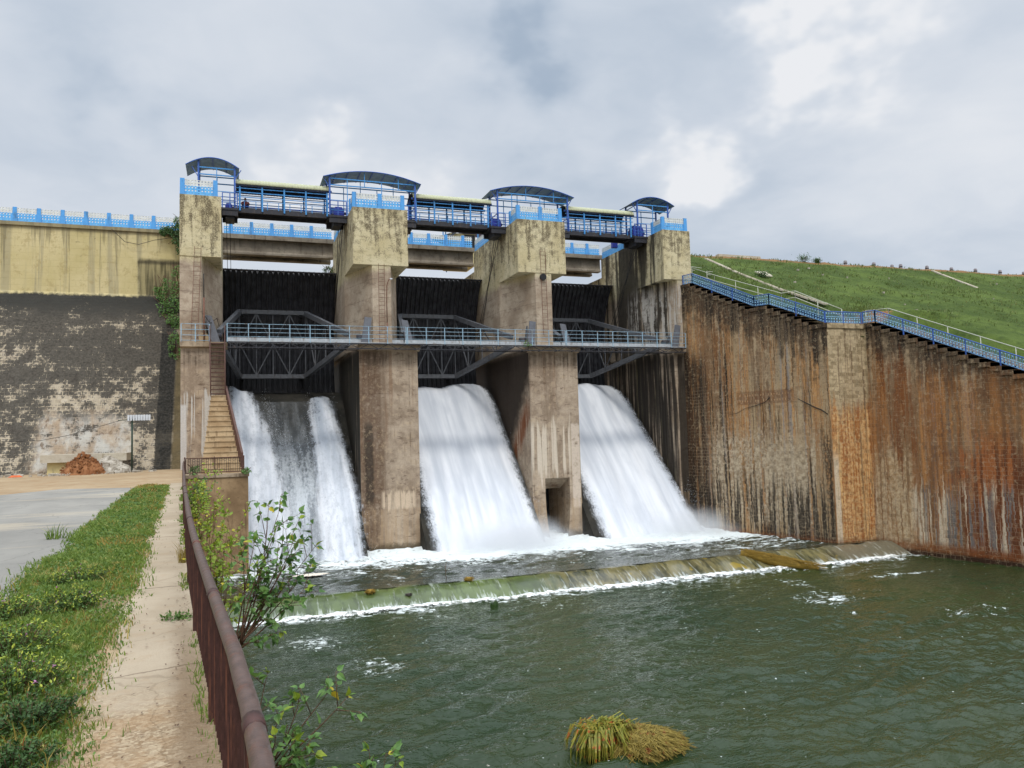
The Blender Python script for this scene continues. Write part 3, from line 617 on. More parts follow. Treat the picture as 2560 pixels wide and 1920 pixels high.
# weir across the stilling pool, water sliding over its green face
def weir():
    X = np.linspace(-2.0, 39.2, 160); prof = [(39.8,.0), (38.9,.50), (38.2,.63), (37.9,.655), (37.5,.60), (37.1,.42), (36.6,.17), (36.1,-.12), (35.6,-.5)]
    P = np.array([[(x, y+.10*math.sin(x*.9)+.06*math.sin(x*2.3), z+(.03*math.sin(x*1.7)+.025*math.sin(x*4.1) if 3 <= k <= 6 else 0)) for k, (y, z) in enumerate(prof)] for x in X])
    o = MB().grid(P).build('weir', M['weir']); tag(o, 'low green algae covered weir crossing the pool below the gates', 'weir')
weir()
def foam_line():
    b = MB(); n = 420; X = np.linspace(.2, 37.2, n); rows = 9; P = np.zeros((n, rows, 3))
    for i, x in enumerate(X):
        wdt = .10+.55*fbm(np.array([x*.35]), np.array([1.3]), 3, 4)[0]
        yc = 36.12+.10*math.sin(x*.9)+.1*math.sin(x*.31)
        for j in range(rows):
            t = j/(rows-1); nz = float(fbm(np.array([x*3.1]), np.array([t*4+2.0]), 4, 21)[0])
            P[i, j] = (x, yc+(.25-t)*wdt*1.9+(nz-.5)*.22, -.03+math.sin(math.pi*t)*(.05+.17*nz)*(.6+wdt)+ (.05 if t < .3 else 0))
    b.grid(P)
    g = G('froth'); Pn, x, y, z = g.pos(); n1 = g.noise(Pn, 4, 7, .72)
    m = g.out(g.bsdf(g.mix(g.ss(n1, .35, .6), lin(196,200,192), lin(244,245,242)), .8, g.bump(n1, .8, .08), alpha=g.ss(z+(n1-.5)*.55, .02, .10), spec=.1))
    tag(b.build('foam', m), kind='stuff', label='line of white froth along the foot of the green weir', cat='foam')
foam_line()
# pale scum raft in the pool
X = np.linspace(-1, 1, 14)
b = MB(); P = np.array([[(4.0+u*1.0, 43.4+v*.42, .68+.05*max(0, 1-u*u-v*v)) for v in X] for u in X]); b.grid(P)
g = G('scum'); Pn, x, y, z = g.pos(); nn = g.noise(Pn, 4, 5, .65)
rr_ = g.m('SQRT', (x-4.0)*(x-4.0)+(y-43.4)*(y-43.4)*5.6)
M['scum'] = g.out(g.bsdf(g.mix(nn, lin(206,190,168), lin(236,228,214)), .8, alpha=g.ss(rr_+(nn-.5)*.9, 1.0, .86)))
tag(b.build('foam', M['scum']), kind='stuff', label='pale raft of scum drifting in the pool near the left bank', cat='foam')

# bank wall under the path
b = MB(); ysb = [-30, -5, 5, 15, 25, 35, 46.3]
b.loft([[(railx(y)+.13, y, 6.345), (railx(y)-.6, y, 6.345), (railx(y)-.6, y, -1.5), (railx(y)+1.2, y, -1.5)] for y in ysb])
tag(b.build('bank_wall', M['bank']), 'stained masonry bank wall dropping from the path rail to the river', 'wall')

# embankment with a berm, right of the spillway
def hill_z(x, y):
    y = np.asarray(y, float)
    top = 24.15-.43*np.clip(60.6-y, 0, None)
    return np.where(y > 60.6, 24.15, np.where(y > 41.0, top, np.where(y > 39.4, 15.65+(y-39.4)*.04, 15.65-(39.4-y)*.46)))
X = np.linspace(34.2, 190, 260); X = 34.2+(X-34.2)**1.0; Yh = np.linspace(4, 66, 150)
XX, YY = np.meshgrid(X, Yh, indexing='ij')
ZZ = hill_z(XX, YY)+(fbm(XX*.5, YY*.5, 4, 3)-.5)*.34+(fbm(XX*2, YY*2, 3, 8)-.5)*.10
lim = np.where(YY > 38.6, 33.0+(50.8-YY)*.217+.35, 38.75+(38.65-YY)*.187)         # keep the turf behind the wing wall
XX = np.maximum(XX, lim)
low = np.interp(YY, [4, 38.6, 38.7, 50.7, 66], [-1.5, 13.6, 13.8, 18.4, 23.0])
t_ = np.clip((XX-lim-np.where((YY > 37.6) & (YY < 41.2), 5.6, 2.7))/1.4, 0, 1); ZZ = np.where(t_ < 1, np.minimum(ZZ, low+(ZZ-low)*t_), ZZ)
tag(MB().grid(np.stack([XX, YY, ZZ], -1)).build('hill', M['hill']), kind='structure')
hz_at = lambda x, y: float(hill_z(np.array([x]), np.array([y]))[0])

# ------------------------------------------------------------------ spillway: chutes and white water
PROF = [(63,12.05), (61,12.0), (60,11.8), (59,11.2), (58,10.35), (57,9.4), (56.3,8.7), (54.5,7.05), (52.5,5.05), (50.8,3.25), (49.3,1.55), (48.3,.55), (47.4,-.1)]
py = np.array([p[0] for p in PROF])[::-1]; pz = np.array([p[1] for p in PROF])[::-1]
prof_z = lambda y: np.interp(y, py, pz)
BAYS = [(-.35, 7.95), (11.8, 19.95), (23.7, 31.9)]
blab = ['nearest the steps', 'in the middle bay', 'beside the rust streaked wing wall']
for i, (x0, x1) in enumerate(BAYS):
    b = MB(); yz = [(y, z-.40) for y, z in PROF]+[(46.5,-1.2), (63,-1.2)]
    b.xprism(yz, x0-.02, x1+.02)
    tag(b.build('spillway_chute', M['chute']), ['dark wet concrete chute showing between the two jets of the leftmost gate', 'concrete chute hidden under the full white sheet of the middle gate', 'concrete chute hidden under the full white sheet of the rightmost gate'][i], 'spillway', 'spillway chutes under the gates')

def fall(name, mat, x0f, x1f, nx=70, ny=110, lift=0, amp=.16, seed=0, y_top=60.4, y_bot=47.6, shape=None):
    s = np.linspace(0, 1, ny); Y = y_top+(y_bot-y_top)*s; L = s*18.5
    P = np.zeros((nx, ny, 3)); F = np.zeros((nx, ny, 3))
    for j in range(ny):
        a = np.linspace(x0f(s[j]), x1f(s[j]), nx); z = prof_z(Y[j])+lift*math.sin(math.pi*min(1, s[j]*1.15))**.5
        h = (fbm(a*.9+seed*5, np.full(nx, L[j]*.10+seed), 4, seed)-.5)*2*amp*(.25+s[j])+(fbm(a*3.1+seed*5, np.full(nx, L[j]*.5), 3, seed+4)-.5)*amp*.8*s[j]
        u = np.linspace(0, 1, nx); edge = np.minimum(u, 1-u)*(a[-1]-a[0])
        dome = shape(u, s[j]) if shape else 0
        P[:, j, 0] = a; P[:, j, 1] = Y[j]-(h+dome)*.7; P[:, j, 2] = z+(h+dome)*.72
        F[:, j, 0] = a-.25*L[j]*.0; F[:, j, 1] = L[j]; F[:, j, 2] = np.minimum(edge, L[j]+.15 if name != 'waterfall' or lift != .12 else 9)
    o = MB().grid(P).build(name, mat)
    at = o.data.attributes.new('flow', 'FLOAT_VECTOR', 'POINT'); at.data.foreach_set('vector', F.reshape(-1))
    return o
M['fall'] = mat_fall('white_water', None, 3.0, lin(188,193,200)); M['jet'] = mat_fall('broken_water', 1.0, 8.0, lin(166,174,184)); M['film'] = mat_film('spray_film')
wave = lambda u, s: .10*np.sin(u*9+1)*(.4+s)+.16*np.exp(-((u-.36)/.10)**2)*(1-s*.4)-.10*np.exp(-((u-.55)/.05)**2)
def water_thing(o, label): tag(o, label, 'waterfall', 'water pouring from the spillway gates', 'structure')
water_thing(fall('waterfall', M['fall'], lambda s: 11.9, lambda s: 19.2+.75*min(1, s*5)**.6+.25*max(0, s-.75)*4, seed=1, shape=lambda u, s: wave(u, s)+.55*np.exp(-((u-.80)/.22)**2)*np.exp(-((s-.10)/.14)**2)), 'full white sheet of water pouring from the middle gate')
water_thing(fall('waterfall', M['fall'], lambda s: 23.85+.1*s, lambda s: 31.0+.95*min(1, s*5)**.6+1.1*max(0, s-.62), seed=2, shape=lambda u, s: wave(1-u, s)+.45*np.exp(-((u-.6)/.35)**2)*np.exp(-((s-.10)/.14)**2)), 'full white sheet of water pouring from the gate beside the wing wall')
water_thing(fall('waterfall', M['jet'], lambda s: -.5, lambda s: 1.3+3.3*s**.8, nx=70, lift=.75, amp=.30, seed=3, y_top=59.6, y_bot=47.3, shape=lambda u, s: .55*np.exp(-((u-.25)/.25)**2)), 'frothing left jet of the leftmost gate falling beside the steps')
water_thing(fall('waterfall', M['jet'], lambda s: 5.2-.75*s, lambda s: 7.1+.95*min(1, s*1.6), nx=50, lift=.6, amp=.28, seed=4, y_top=58.6, y_bot=47.4, shape=lambda u, s: .4*np.sin(math.pi*u)), 'frothing right jet of the leftmost gate falling against the pier')
water_thing(fall('waterfall', M['film'], lambda s: .2, lambda s: 7.4, nx=80, lift=.12, amp=.16, seed=6, y_top=58.5, y_bot=47.5), 'thin torn film of water sliding between the two jets')
# a few threads leaking down the first gate
b = MB()
for k in range(26):
    x = 4.0+2.6*random.random(); zt = 14.0-random.random()*.8; ln = .5+random.random()*1.6; y = 58.9+random.random()*.5
    b.tube([(x, y, zt), (x+.02, y-.02, zt-ln*.5), (x+.03*random.random(), y-.05, zt-ln)], [.006, .014, .004], 4)
tag(b.build('leaking_water', M['fall']), 'thin threads of water leaking down behind the leftmost catwalk', 'water', None, 'stuff')
# droplets thrown off the sheets
def spray(n, cx, spread, seed):
    r = np.random.default_rng(seed); b = MB()
    for k in range(n):
        s = r.random()**.7; y = 58.8-(58.8-48.0)*s; a = r.normal()
        x = cx(s)+a*spread*(.35+s); z = float(prof_z(y))+abs(r.normal())*.42+.1; q = .006+.014*r.random()**2
        b.add([(x-q, y, z), (x+q, y, z), (x, y, z+q*1.5), (x, y-q, z+q*.4)], [(0,1,2), (0,3,2), (1,3,2), (0,1,3)])
    return b
b = spray(1700, lambda s: 2.2+2.6*s, .55, 3)
for bb in (spray(700, lambda s: 5.3-.5*s, .3, 4), spray(900, lambda s: 32.0+.7*s, .16, 5), spray(500, lambda s: 20.0+.05*s, .10, 6), spray(700, lambda s: 7.0+.8*s, .25, 7)): b.add(bb.v, bb.f)
g = G('droplets'); M['drop'] = g.out(g.bsdf(lin(236,240,244), .4, spec=.4))
tag(b.build('spray', M['drop']), 'white droplets of spray flying off the falling water', 'spray', None, 'stuff')

# mist where the sheets strike the pool
def mist(name, x0, x1, y0, y1, z0, z1, c, rad, k, label):
    def fn(g, P, x, y, z, n):
        dx = (x-c[0])/rad[0]; dy = (y-c[1])/rad[1]; dz = (z-c[2])/rad[2]
        r2 = g.m('SQRT', dx*dx+dy*dy+dz*dz)
        return g.ss(r2+(n-.5)*1.1, 1.0, .1)*k
    o = MB().box(x0, x1, y0, y1, z0, z1).build(name, mat_mist(name+'_air', fn)); tag(o, label, 'mist', None, 'stuff')
mist('mist', 10.8, 23.5, 43.6, 50.7, .4, 4.2, (17.0,47.6,.7), (5.8,3.6,2.2), .75, 'low mist where the middle sheet strikes the pool')
mist('mist', 23.8, 35.3, 43.4, 50.7, .4, 4.4, (30.2,47.6,.7), (5.0,3.2,2.0), .5, 'low mist where the right sheet strikes the pool')
mist('mist', .6, 8.6, 45.6, 52.6, .4, 6.4, (4.2,49.0,1.2), (4.0,2.6,4.2), .18, 'thin mist hanging in front of the leftmost spillway bay')
# ------------------------------------------------------------------ the dam wall on the left, its parapet, the road bridge
YB = 61.6
b = MB(); b.xprism([(YB,23.75), (YB,18.95), (YB-.01,18.9), (53.2,6.2), (53.2,5), (70,5), (70,23.75)], -60, -2.93)
b.xprism([(YB-.14,23.55), (YB-.14,23.8), (YB+.5,23.8), (YB+.5,23.55)], -60, -2.95)
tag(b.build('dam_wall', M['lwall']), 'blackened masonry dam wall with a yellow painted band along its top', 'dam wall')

def panel(parent, p0, p1, h=.96, th=.06, name='panel'):
    p0 = Vector(p0); p1 = Vector(p1); L = (p1-p0).length
    me_b = MB().box(0, L, -th/2, th/2, 0, h)
    o = me_b.build(name, M['panel']); o.parent = parent
    o.location = p0-Vector(parent['_o']); o.rotation_euler = (0, 0, math.atan2(p1.y-p0.y, p1.x-p0.x)); return o
def ppost(parent, x, y, z, h=1.08, w0=.36, w1=.24, d=.20, name='post'):
    rings = []
    for zz, w in ((z, w0), (z+.28*h, w0*.92), (z+.62*h, w1*1.05), (z+h, w1)):
        rings.append([(x-w/2, y-d/2, zz), (x+w/2, y-d/2, zz), (x+w/2, y+d/2, zz), (x-w/2, y+d/2, zz)])
    return MB().loft(rings).build(name, M['blue'], parent)
def parapet(xs, y, z, label, ends=None, h=.96):
    t = thing('parapet', (xs[0], y, z), label, 'parapet', 'blue and white parapets of the dam road')
    for x in xs: ppost(t, x, y, z, h*1.06)
    e = list(xs) if ends is None else [ends[0]]+list(xs)+[ends[1]]
    for a, c in zip(e[:-1], e[1:]):
        if c-a > .5: panel(t, (a+.12, y, z), (c-.12, y, z), h)
    return t
parapet([-14.19+1.475*k for k in range(-8, 7)], YB, 23.8, 'long blue and white pierced parapet along the top of the yellow banded wall', (-30, -3.0))
BR = [(-.5, 7.6, [.03+1.493*k for k in range(5)], 'pierced blue parapet on the bridge span above the leftmost gate', 'concrete road bridge span above the leftmost gate'),
      (11.4, 19.3, [12.55+1.478*k for k in range(5)], 'pierced blue parapet on the bridge span above the middle gate', 'concrete road bridge span above the middle gate'),
      (23.1, 31.3, [24.0+1.0+1.48*k-.85 for k in range(6)], 'pierced blue parapet on the bridge span above the gate by the wing wall', 'concrete road bridge span above the gate by the wing wall')]
for x0, x1, xs, lp, lb in BR:
    parapet([x for x in xs if x < x1-.2], YB, 23.8, lp, (x0-.1, x1+.1))
    t = thing('road_bridge', ((x0+x1)/2, YB, 23), lb, 'bridge', 'road bridge spans between the piers')
    MB().box(x0-.15, x1+.15, YB-.25, 64.3, 23.45, 23.79).build('deck', M['deck'], t)
    for y in (YB+.15, 63.5): MB().xprism([(y,23.45), (y+.4,23.45), (y+.4,22.6), (y+.5,22.45), (y+.5,22.32), (y-.1,22.32), (y-.1,22.45), (y,22.6)], x0-.1, x1+.1).build('girder', M['deck'], t)

# ------------------------------------------------------------------ piers
def ring(poly, z): return [(x, y, z) for x, y in poly]
def pier(i, hx0, hx1, sx0, sx1, lx0, lx1, label):
    t = thing('spillway_pier', ((hx0+hx1)/2, 50.8, 0), label, 'pier', 'concrete piers of the spillway')
    # lower body with a curved toe; the culvert pier is built in two legs with a lintel
    def leg(x0, x1, tl, tr, z1=14.0, z0=-.6, y1=66):
        rs = []
        for z, k in ((z1, 0), (3.4, 0), (2.6, .10), (1.9, .30), (1.2, .62), (.5, 1.0), (z0, 1.35)):
            zz = max(min(z, z1), z0); a = x0+tl*k; c = x1+tr*k
            rs.append([(a, 50.8, zz), (c, 50.8, zz), (max(c, x1), 52.6, zz), (x1, y1, zz), (x0, y1, zz), (x0, 51.6+.9*k, zz)])
        return rs[::-1]
    if i == 2:
        b = MB(); b.loft(leg(lx0, 20.9, .75, .25, 4.75, y1=55)); b.loft(leg(22.8, lx1, -.25, .35, 4.75, y1=55))
        b.xprism([(50.803,4.752), (52.6,3.9), (55.0,3.9), (55.0,13.99), (50.803,13.99)], lx0+.004, lx1-.004); b.box(lx0, lx1, 55.0, 66, -.6, 14.0); b.build('lower_body', M['pier'], t)
        MB().box(20.6, 23.1, 54.8, 54.99, -.5, 4.2).build('culvert_dark_panel', M['black'], t)  # black panel standing in for the darkness inside the culvert
    else:
        MB().loft(leg(lx0, lx1, .55 if i == 1 else 0, .05)).build('lower_body', M['pier'], t)
    # ledge carrying the trunnions
    e0 = -.06 if i != 0 else 0
    MB().xprism([(50.55,14.16), (50.55,13.86), (51.0,13.72), (52.2,13.99), (52.2,14.16)], lx0+(-.05 if i else -.02), lx1+(.16 if i < 3 else -.2)).build('ledge', M['ledge'], t)
    # upper body: narrow nose flaring into the full pier
    n = MB()
    nose = [(sx0, 50.82), (sx1, 50.82), (max(sx1, hx1), 55.0), (max(sx1, hx1), 66), (hx0, 66), (hx0 if i else sx0, 55.0)]
    if i == 0: nose = [(sx0, 50.82), (sx1, 50.82), (hx1, 55), (hx1, 66), (sx0, 66)]
    if i == 3: nose = [(sx0, 50.82), (sx1, 50.82), (sx1, 66), (hx0, 66), (hx0, 55)]
    n.prism(nose, 14.0, 19.52); n.build('shaft', M['pier'], t)
    h = MB(); h.prism([(hx0, 50.78), (hx1, 50.78), (hx1, 61.3), (hx0, 61.3)], 19.52, 23.38)
    h.build('head_block', M['pier'], t)
    MB().prism([(hx0+.02, 61.3), (hx1-.02, 61.3), (hx1-.02, 66), (hx0+.02, 66)], 19.52, 21.72).build('bridge_seat', M['pier'], t)
    # pierced cap parapet
    z = 23.38; y = 50.95
    if i == 0: xs = [-2.80, -.88]
    elif i == 3: xs = [31.42, 33.42]
    else: xs = [hx0+.14, (hx0+hx1)/2, hx1-.30]
    for x in xs: ppost(t, x, y, z, 1.04, .30, .26, .18)
    for a, c in zip(xs[:-1], xs[1:]): panel(t, (a+.1, y, z), (c-.1, y, z), .98)
    if i:
        ppost(t, hx0+.12, 52.4, z, .98, .2, .2, .3); panel(t, (hx0+.12, 51.1, z), (hx0+.12, 52.3, z), .95)
        panel(t, (hx0+.1, 56.4, z), (hx0+.1, 61.2, z), .95)
    return t
pier(0, -2.95, -.55, -2.95, -1.70, -2.9, -.36, 'narrow end pier with a rusty ladder beside the blackened dam wall')
pier(1, 7.63, 11.33, 8.88, 10.12, 7.93, 11.84, 'full pier with a lamp pole and ladder right of the leftmost gate')
pier(2, 19.32, 23.04, 20.62, 21.86, 19.93, 23.70, 'pier with an open culvert at its foot and a dark round hole')
pier(3, 31.29, 33.70, 32.42, 33.70, 31.88, 33.2, 'black and white streaked end pier against the wing wall')
# black disc in place of a round dark opening on the culvert pier
b = MB(); n = 20; c0 = (21.17, 19.20)
b.loft([[(c0[0]+.235*math.cos(t), 50.79, c0[1]+.24*math.sin(t)) for t in [2*math.pi*k/n for k in range(n)]], [(c0[0]+.235*math.cos(t), 50.60, c0[1]+.24*math.sin(t)) for t in [2*math.pi*k/n for k in range(n)]]])
tag(b.build('opening_disc', M['black']), 'black disc for the dark round opening above the ladder of the culvert pier', 'disc')

# ------------------------------------------------------------------ radial gates
GL = ['leftmost', 'middle', 'rightmost']
def gate(i, x0, x1):
    t = thing('radial_gate', ((x0+x1)/2, 59.5, 14), ['black ribbed radial gate leaking over two separate jets', 'black ribbed radial gate above the middle white sheet', 'black ribbed radial gate beside the streaked end pier'][i], 'gate', 'radial gates of the spillway')
    cy_, cz_, Rg = 51.3, 14.3, 10.3
    an = np.linspace(R(-16.5), R(37.5), 22); nr = 22; xs = []; offs = []
    for k in range(nr):
        a = x0+(x1-x0)*k/nr; p = (x1-x0)/nr
        for u, o in ((0, 0), (.30, .02), (.42, .17), (.58, .17), (.70, .02)): xs.append(a+u*p); offs.append(o)
    xs.append(x1); offs.append(0)
    sk = None; P = np.array([[(x, cy_+(Rg-o)*math.cos(q), cz_+(Rg-o)*math.sin(q)) for q in an] for x, o in zip(xs, offs)])
    sk = MB().grid(P, False).build('skin_plate', M['gate'], t)
    b = MB(); zt = cz_+Rg*math.sin(an[-1]); yt = cy_+Rg*math.cos(an[-1]); b.box(x0, x1, yt-.3, yt+.1, zt-.02, zt+.05)
    for k in range(nr): b.bar((x0+(k+.5)*(x1-x0)/nr, yt-.25, zt-.25), (x0+(k+.5)*(x1-x0)/nr, yt-.1, zt+.10), .05)
    b.build('top_beam', M['dark'], sk)
    b = MB(); zb = cz_+Rg*math.sin(an[0]); yb = cy_+Rg*math.cos(an[0]); b.box(x0, x1, yb-.4, yb-.1, zb-.05, zb+.12)
    for k in range(16): b.box(x0+.3+k*.48, x0+.5+k*.48, yb-.5, yb-.38, zb+.12, zb+.42)
    b.build('bottom_seal', M['gate'], sk)
    ga, gb = x0+1.15, x1-2.35+.0
    for z in (17.5, 12.72): MB().box(ga-.1, gb+.1, 59.35, 59.75, z-.15, z+.15).build('cross_girder', M['truss'], t)
    for z in (17.5, 12.72):
        for xx in (ga+.2, gb-.2): MB().bar((xx, 59.7, z), (xx, cy_+math.sqrt(Rg**2-(z-cz_)**2)-.1, z), .2).build('bracket', M['truss'], t)
    for s, gx, tx in ((0, ga, x0-.15), (1, gb, x1-.25)):
        am = MB().bar((tx, 51.9, 14.95), (gx, 59.5, 17.5), .30, .34).build('arm', M['truss'], t)
        MB().bar((tx, 51.9, 14.35), (gx, 59.5, 12.72), .30, .34).build('arm', M['truss'], t)
        b = MB()
        for k in range(1, 4):
            u = k/4; v = (k+1)/4
            A = Vector((tx, 51.9, 14.95)).lerp(Vector((gx, 59.5, 17.5)), u); B = Vector((tx, 51.9, 14.35)).lerp(Vector((gx, 59.5, 12.72)), u)
            b.bar(A, B, .07)
            if k < 4: C_ = Vector((tx, 51.9, 14.95 if k % 2 else 14.35)).lerp(Vector((gx, 59.5, 17.5 if k % 2 else 12.72)), min(v, 1)); b.bar(B if k % 2 else A, C_, .07)
        b.build('arm_lacing', M['truss'], am)
    b = MB(); n = 4
    for k in range(n+1):
        xx = ga+(gb-ga)*k/n; b.bar((xx, 59.5, 12.8), (xx, 59.5, 17.4), .07)
        if k < n: b.bar((xx, 59.45, 17.4 if k % 2 else 15.1), (ga+(gb-ga)*(k+1)/n, 59.45, 15.1 if k % 2 else 17.4), .075); b.bar((xx, 59.4, 12.8 if k % 2 else 15.1), (ga+(gb-ga)*(k+1)/n, 59.4, 15.1 if k % 2 else 12.8), .075)
    b.build('girder_lacing', M['truss'], t)
for i, (x0, x1) in enumerate(((-.55, 7.63), (11.33, 19.32), (23.04, 31.29))): gate(i, x0, x1)

# leaning trunnion plates on the ledges
def trunnion(x, lean, label):
    dy = 0 if lean > 0 else -.85
    t = thing('trunnion_plate', (x, 51.5, 14.16), label, 'trunnion plate', 'grey trunnion plates on the pier ledges')
    MB().loft([[(x-.26, 51.45+dy, 14.16), (x+.26, 51.45+dy, 14.16), (x+.26, 51.57+dy, 14.16), (x-.26, 51.57+dy, 14.16)], [(x-lean-.22, 51.52+dy, 15.98), (x-lean+.24, 51.52+dy, 15.92), (x-lean+.24, 51.64+dy, 15.92), (x-lean-.22, 51.64+dy, 15.98)]]).build('plate', M['plate'], t)
    MB().loft([[(x+.02+a, 51.57, 14.2), (x+.10+a, 51.57, 14.2), (x+.10+a, 51.95, 14.2), (x+.02+a, 51.95, 14.2)] if 0 else [(x+.0-lean*k+a, 51.58+.25*k, 14.2+1.6*k), (x+.08-lean*k+a, 51.58+.25*k, 14.2+1.6*k), (x+.08-lean*k+a, 51.95+.1*k, 14.2+1.6*k), (x-lean*k+a, 51.95+.1*k, 14.2+1.6*k)] for a in (0,) for k in (0, 1)]).build('stiffener', M['truss'], t)
    b = MB().tube([(x+(.35 if lean > 0 else -.35), 51.9, 14.7), (x-(.25 if lean > 0 else -.25), 51.9, 14.7)], .22, 12); b.build('trunnion_hub', M['dark'], t)
for x, l, lb in ((-.86, .52, 'leaning grey trunnion plate at the top of the steel stair'), (8.30, -.24, 'leaning grey trunnion plate left of the lamp pole pier nose'), (11.52, .38, 'leaning grey trunnion plate right of the lamp pole pier nose'),
                 (20.02, -.24, 'leaning grey trunnion plate left of the culvert pier nose'), (23.35, .40, 'leaning grey trunnion plate right of the culvert pier nose'), (31.9, -.35, 'leaning dark trunnion plate at the wing wall end of the catwalk')): trunnion(x, l, lb)

# ------------------------------------------------------------------ catwalk across the pier ledges
def railing(t, p0, p1, z0, h, n_post, rails, mat, rp=.028, rr=.018, yv=None):
    p0 = Vector(p0); p1 = Vector(p1)
    for k in range(n_post+1):
        p = p0.lerp(p1, k/n_post); MB().bar((p.x, p.y, z0-.02), (p.x, p.y, z0+h), rp*2).build('post', mat, t)
    for q in rails: MB().tube([(p0.x, p0.y, z0+h*q), (p1.x, p1.y, z0+h*q)], rr, 6).build('rail', mat, t)
def catwalk(x0, x1, n, label):
    y = 50.15
    t = thing('catwalk', ((x0+x1)/2, y, 14.0), label, 'catwalk', 'steel catwalk spans in front of the gates')
    MB().box(x0, x1, y-.02, y+.9, 14.16, 14.21).build('deck', M['deckp'], t)
    MB().box(x0+.02, x1-.02, y+.88, y+.93, 14.22, 14.52).build('toe_plate', M['deckp'], t)
    b = MB(); b.bar((x0, y+.02, 14.12), (x1, y+.02, 14.12), .07); b.bar((x0, y+.02, 13.80), (x1, y+.02, 13.80), .06); b.bar((x0, y+.88, 13.8), (x1, y+.88, 13.8), .06)
    m = int((x1-x0)/.62)
    for k in range(m):
        a = x0+(x1-x0)*k/m; c = x0+(x1-x0)*(k+1)/m; b.bar((a, y+.02, 13.8 if k % 2 else 14.1), (c, y+.02, 14.1 if k % 2 else 13.8), .04)
        if k % 2: b.bar((a, y+.02, 13.8), (a, y+.88, 13.8), .04)
    b.build('truss', M['dark'], t)
    railing(t, (x0+.03, y, 0), (x1-.03, y, 0), 14.16, 1.10, n, (1.0, .76, .52, .28), M['walk'], .024, .016)
    return t
catwalk(-.25, 10.98, 9, 'pale blue railed catwalk span across the leftmost gate')
catwalk(11.02, 22.55, 9, 'pale blue railed catwalk span across the middle gate')
catwalk(22.59, 32.55, 8, 'pale blue railed catwalk span ending at the wing wall')
t = thing('landing_rail', (-2.0, 50.5, 14.16), 'short blue guard rail on the ledge beside the ladder foot', 'railing')
railing(t, (-2.85, 50.56, 0), (-1.25, 50.56, 0), 14.17, 1.08, 2, (1.0, .68, .36, .06), M['walk'], .025, .018)
b = MB(); b.loft([[(-1.85+w, y, z) for w, y, z in ((0, 50.75, zz), (.55*k, 50.75, zz), (.55*k, 51.0, zz), (0, 51.0, zz))] for zz, k in ((14.165, 1), (14.5, 1))])
b.loft([[(-1.85+.275-.275*k, 50.75, z), (-1.85+.275+.275*k, 50.75, z), (-1.85+.275+.275*k, 51.0, z), (-1.85+.275-.275*k, 51.0, z)] for z, k in ((14.5, 1), (14.62, .85), (14.70, .5), (14.72, .1))])
tag(b.build('concrete_stump', M['step']), 'rounded concrete stump standing on the ledge behind the short rail', 'stump')

# ------------------------------------------------------------------ hoist bridges between the pier heads
HZ = 23.30
def hoist(x0, x1, label):
    t = thing('hoist_bridge', ((x0+x1)/2, 53.5, HZ), label, 'hoist bridge', 'roofed hoist bridges between the pier heads')
    for y in (53.5, 54.9): MB().box(x0-.35, x1+.35, y, y+.14, HZ-.06, HZ+.26).build('girder', M['dark'], t)
    MB().box(x0-.35, x1+.35, 53.64, 54.9, HZ+.16, HZ+.20).build('deck', M['dark'], t)
    MB().tube([(x0-.2, 53.75, HZ+.42), (x1+.2, 53.75, HZ+.42)], .05, 8).build('drive_shaft', M['navy'], t)
    n = 4
    for y in (53.45, 55.07):
        for k in range(n+1):
            x = x0+.12+(x1-x0-.24)*k/n; MB().bar((x, y, HZ+.05), (x, y, HZ+1.86), .10).build('post', M['rail'], t)
        for z, rr in ((.72, .016), (.98, .024), (1.30, .026), (1.58, .026)): MB().bar((x0-.1, y, HZ+z), (x1+.1, y, HZ+z), rr*2).build('rail', M['rail'], t)
        MB().bar((x0-.2, y, HZ+1.80), (x1+.2, y, HZ+1.80), .10, .14).build('eave_beam', M['navy'], t)
    for k in range(2*n):
        x = x0+.4+(x1-x0-.8)*k/(2*n-1); MB().bar((x, 53.5, HZ+.2), (x, 53.5, HZ+.72), .045).build('stub_post', M['rail'], t)
    an = np.linspace(R(200), R(-20), 15); m = int((x1-x0)/.06)
    P = np.array([[(x0-.12+(x1-x0+.24)*k/m, 54.26-(.98+.018*math.sin(k*1.9))*math.cos(math.pi-a)*-1*-1, HZ+1.80+(.47+.018*math.sin(k*1.9))*max(-.25, math.sin(a))+.06) for a in an] for k in range(m+1)])
    b = MB(); b.grid(P); Q = P.copy(); Q[:, :, 2] -= .03; b.cur = 1; b.grid(Q[:, ::-1]); b.build('roof', [M['grn'], M['slate']], t)
HB = [(.48, 6.42), (12.45, 18.15), (24.45, 30.15)]
for (x0, x1), l in zip(HB, ('roofed hoist bridge with blue rails above the leftmost gate', 'roofed hoist bridge with blue rails above the middle gate', 'roofed hoist bridge with blue rails above the gate by the wing wall')): hoist(x0, x1, l)
def bracket(x0, x1, label):
    t = thing('hoist_bracket', ((x0+x1)/2, 53.6, 22.8), label, 'bracket', 'dark steel hoist platforms on the pier heads')
    MB().box(x0, x1, 53.0, 55.1, 23.22, 23.36).build('platform', M['dark'], t)
    MB().box(x0+.04, x1-.04, 53.05, 53.2, 22.86, 23.22).build('beam', M['dark'], t); MB().box(x0+.04, x1-.04, 54.8, 54.95, 22.86, 23.22).build('beam', M['dark'], t)
    MB().box((x0+x1)/2-.28, (x0+x1)/2+.28, 53.3, 54.7, 22.72, 23.2).build('gear_box', M['dark'], t)
    railing(t, (x0+.06, 53.04, 0), (x1-.06, 53.04, 0), 23.36, 1.0, 2, (1.0, .72, .44, .2), M['navy'], .03, .02)
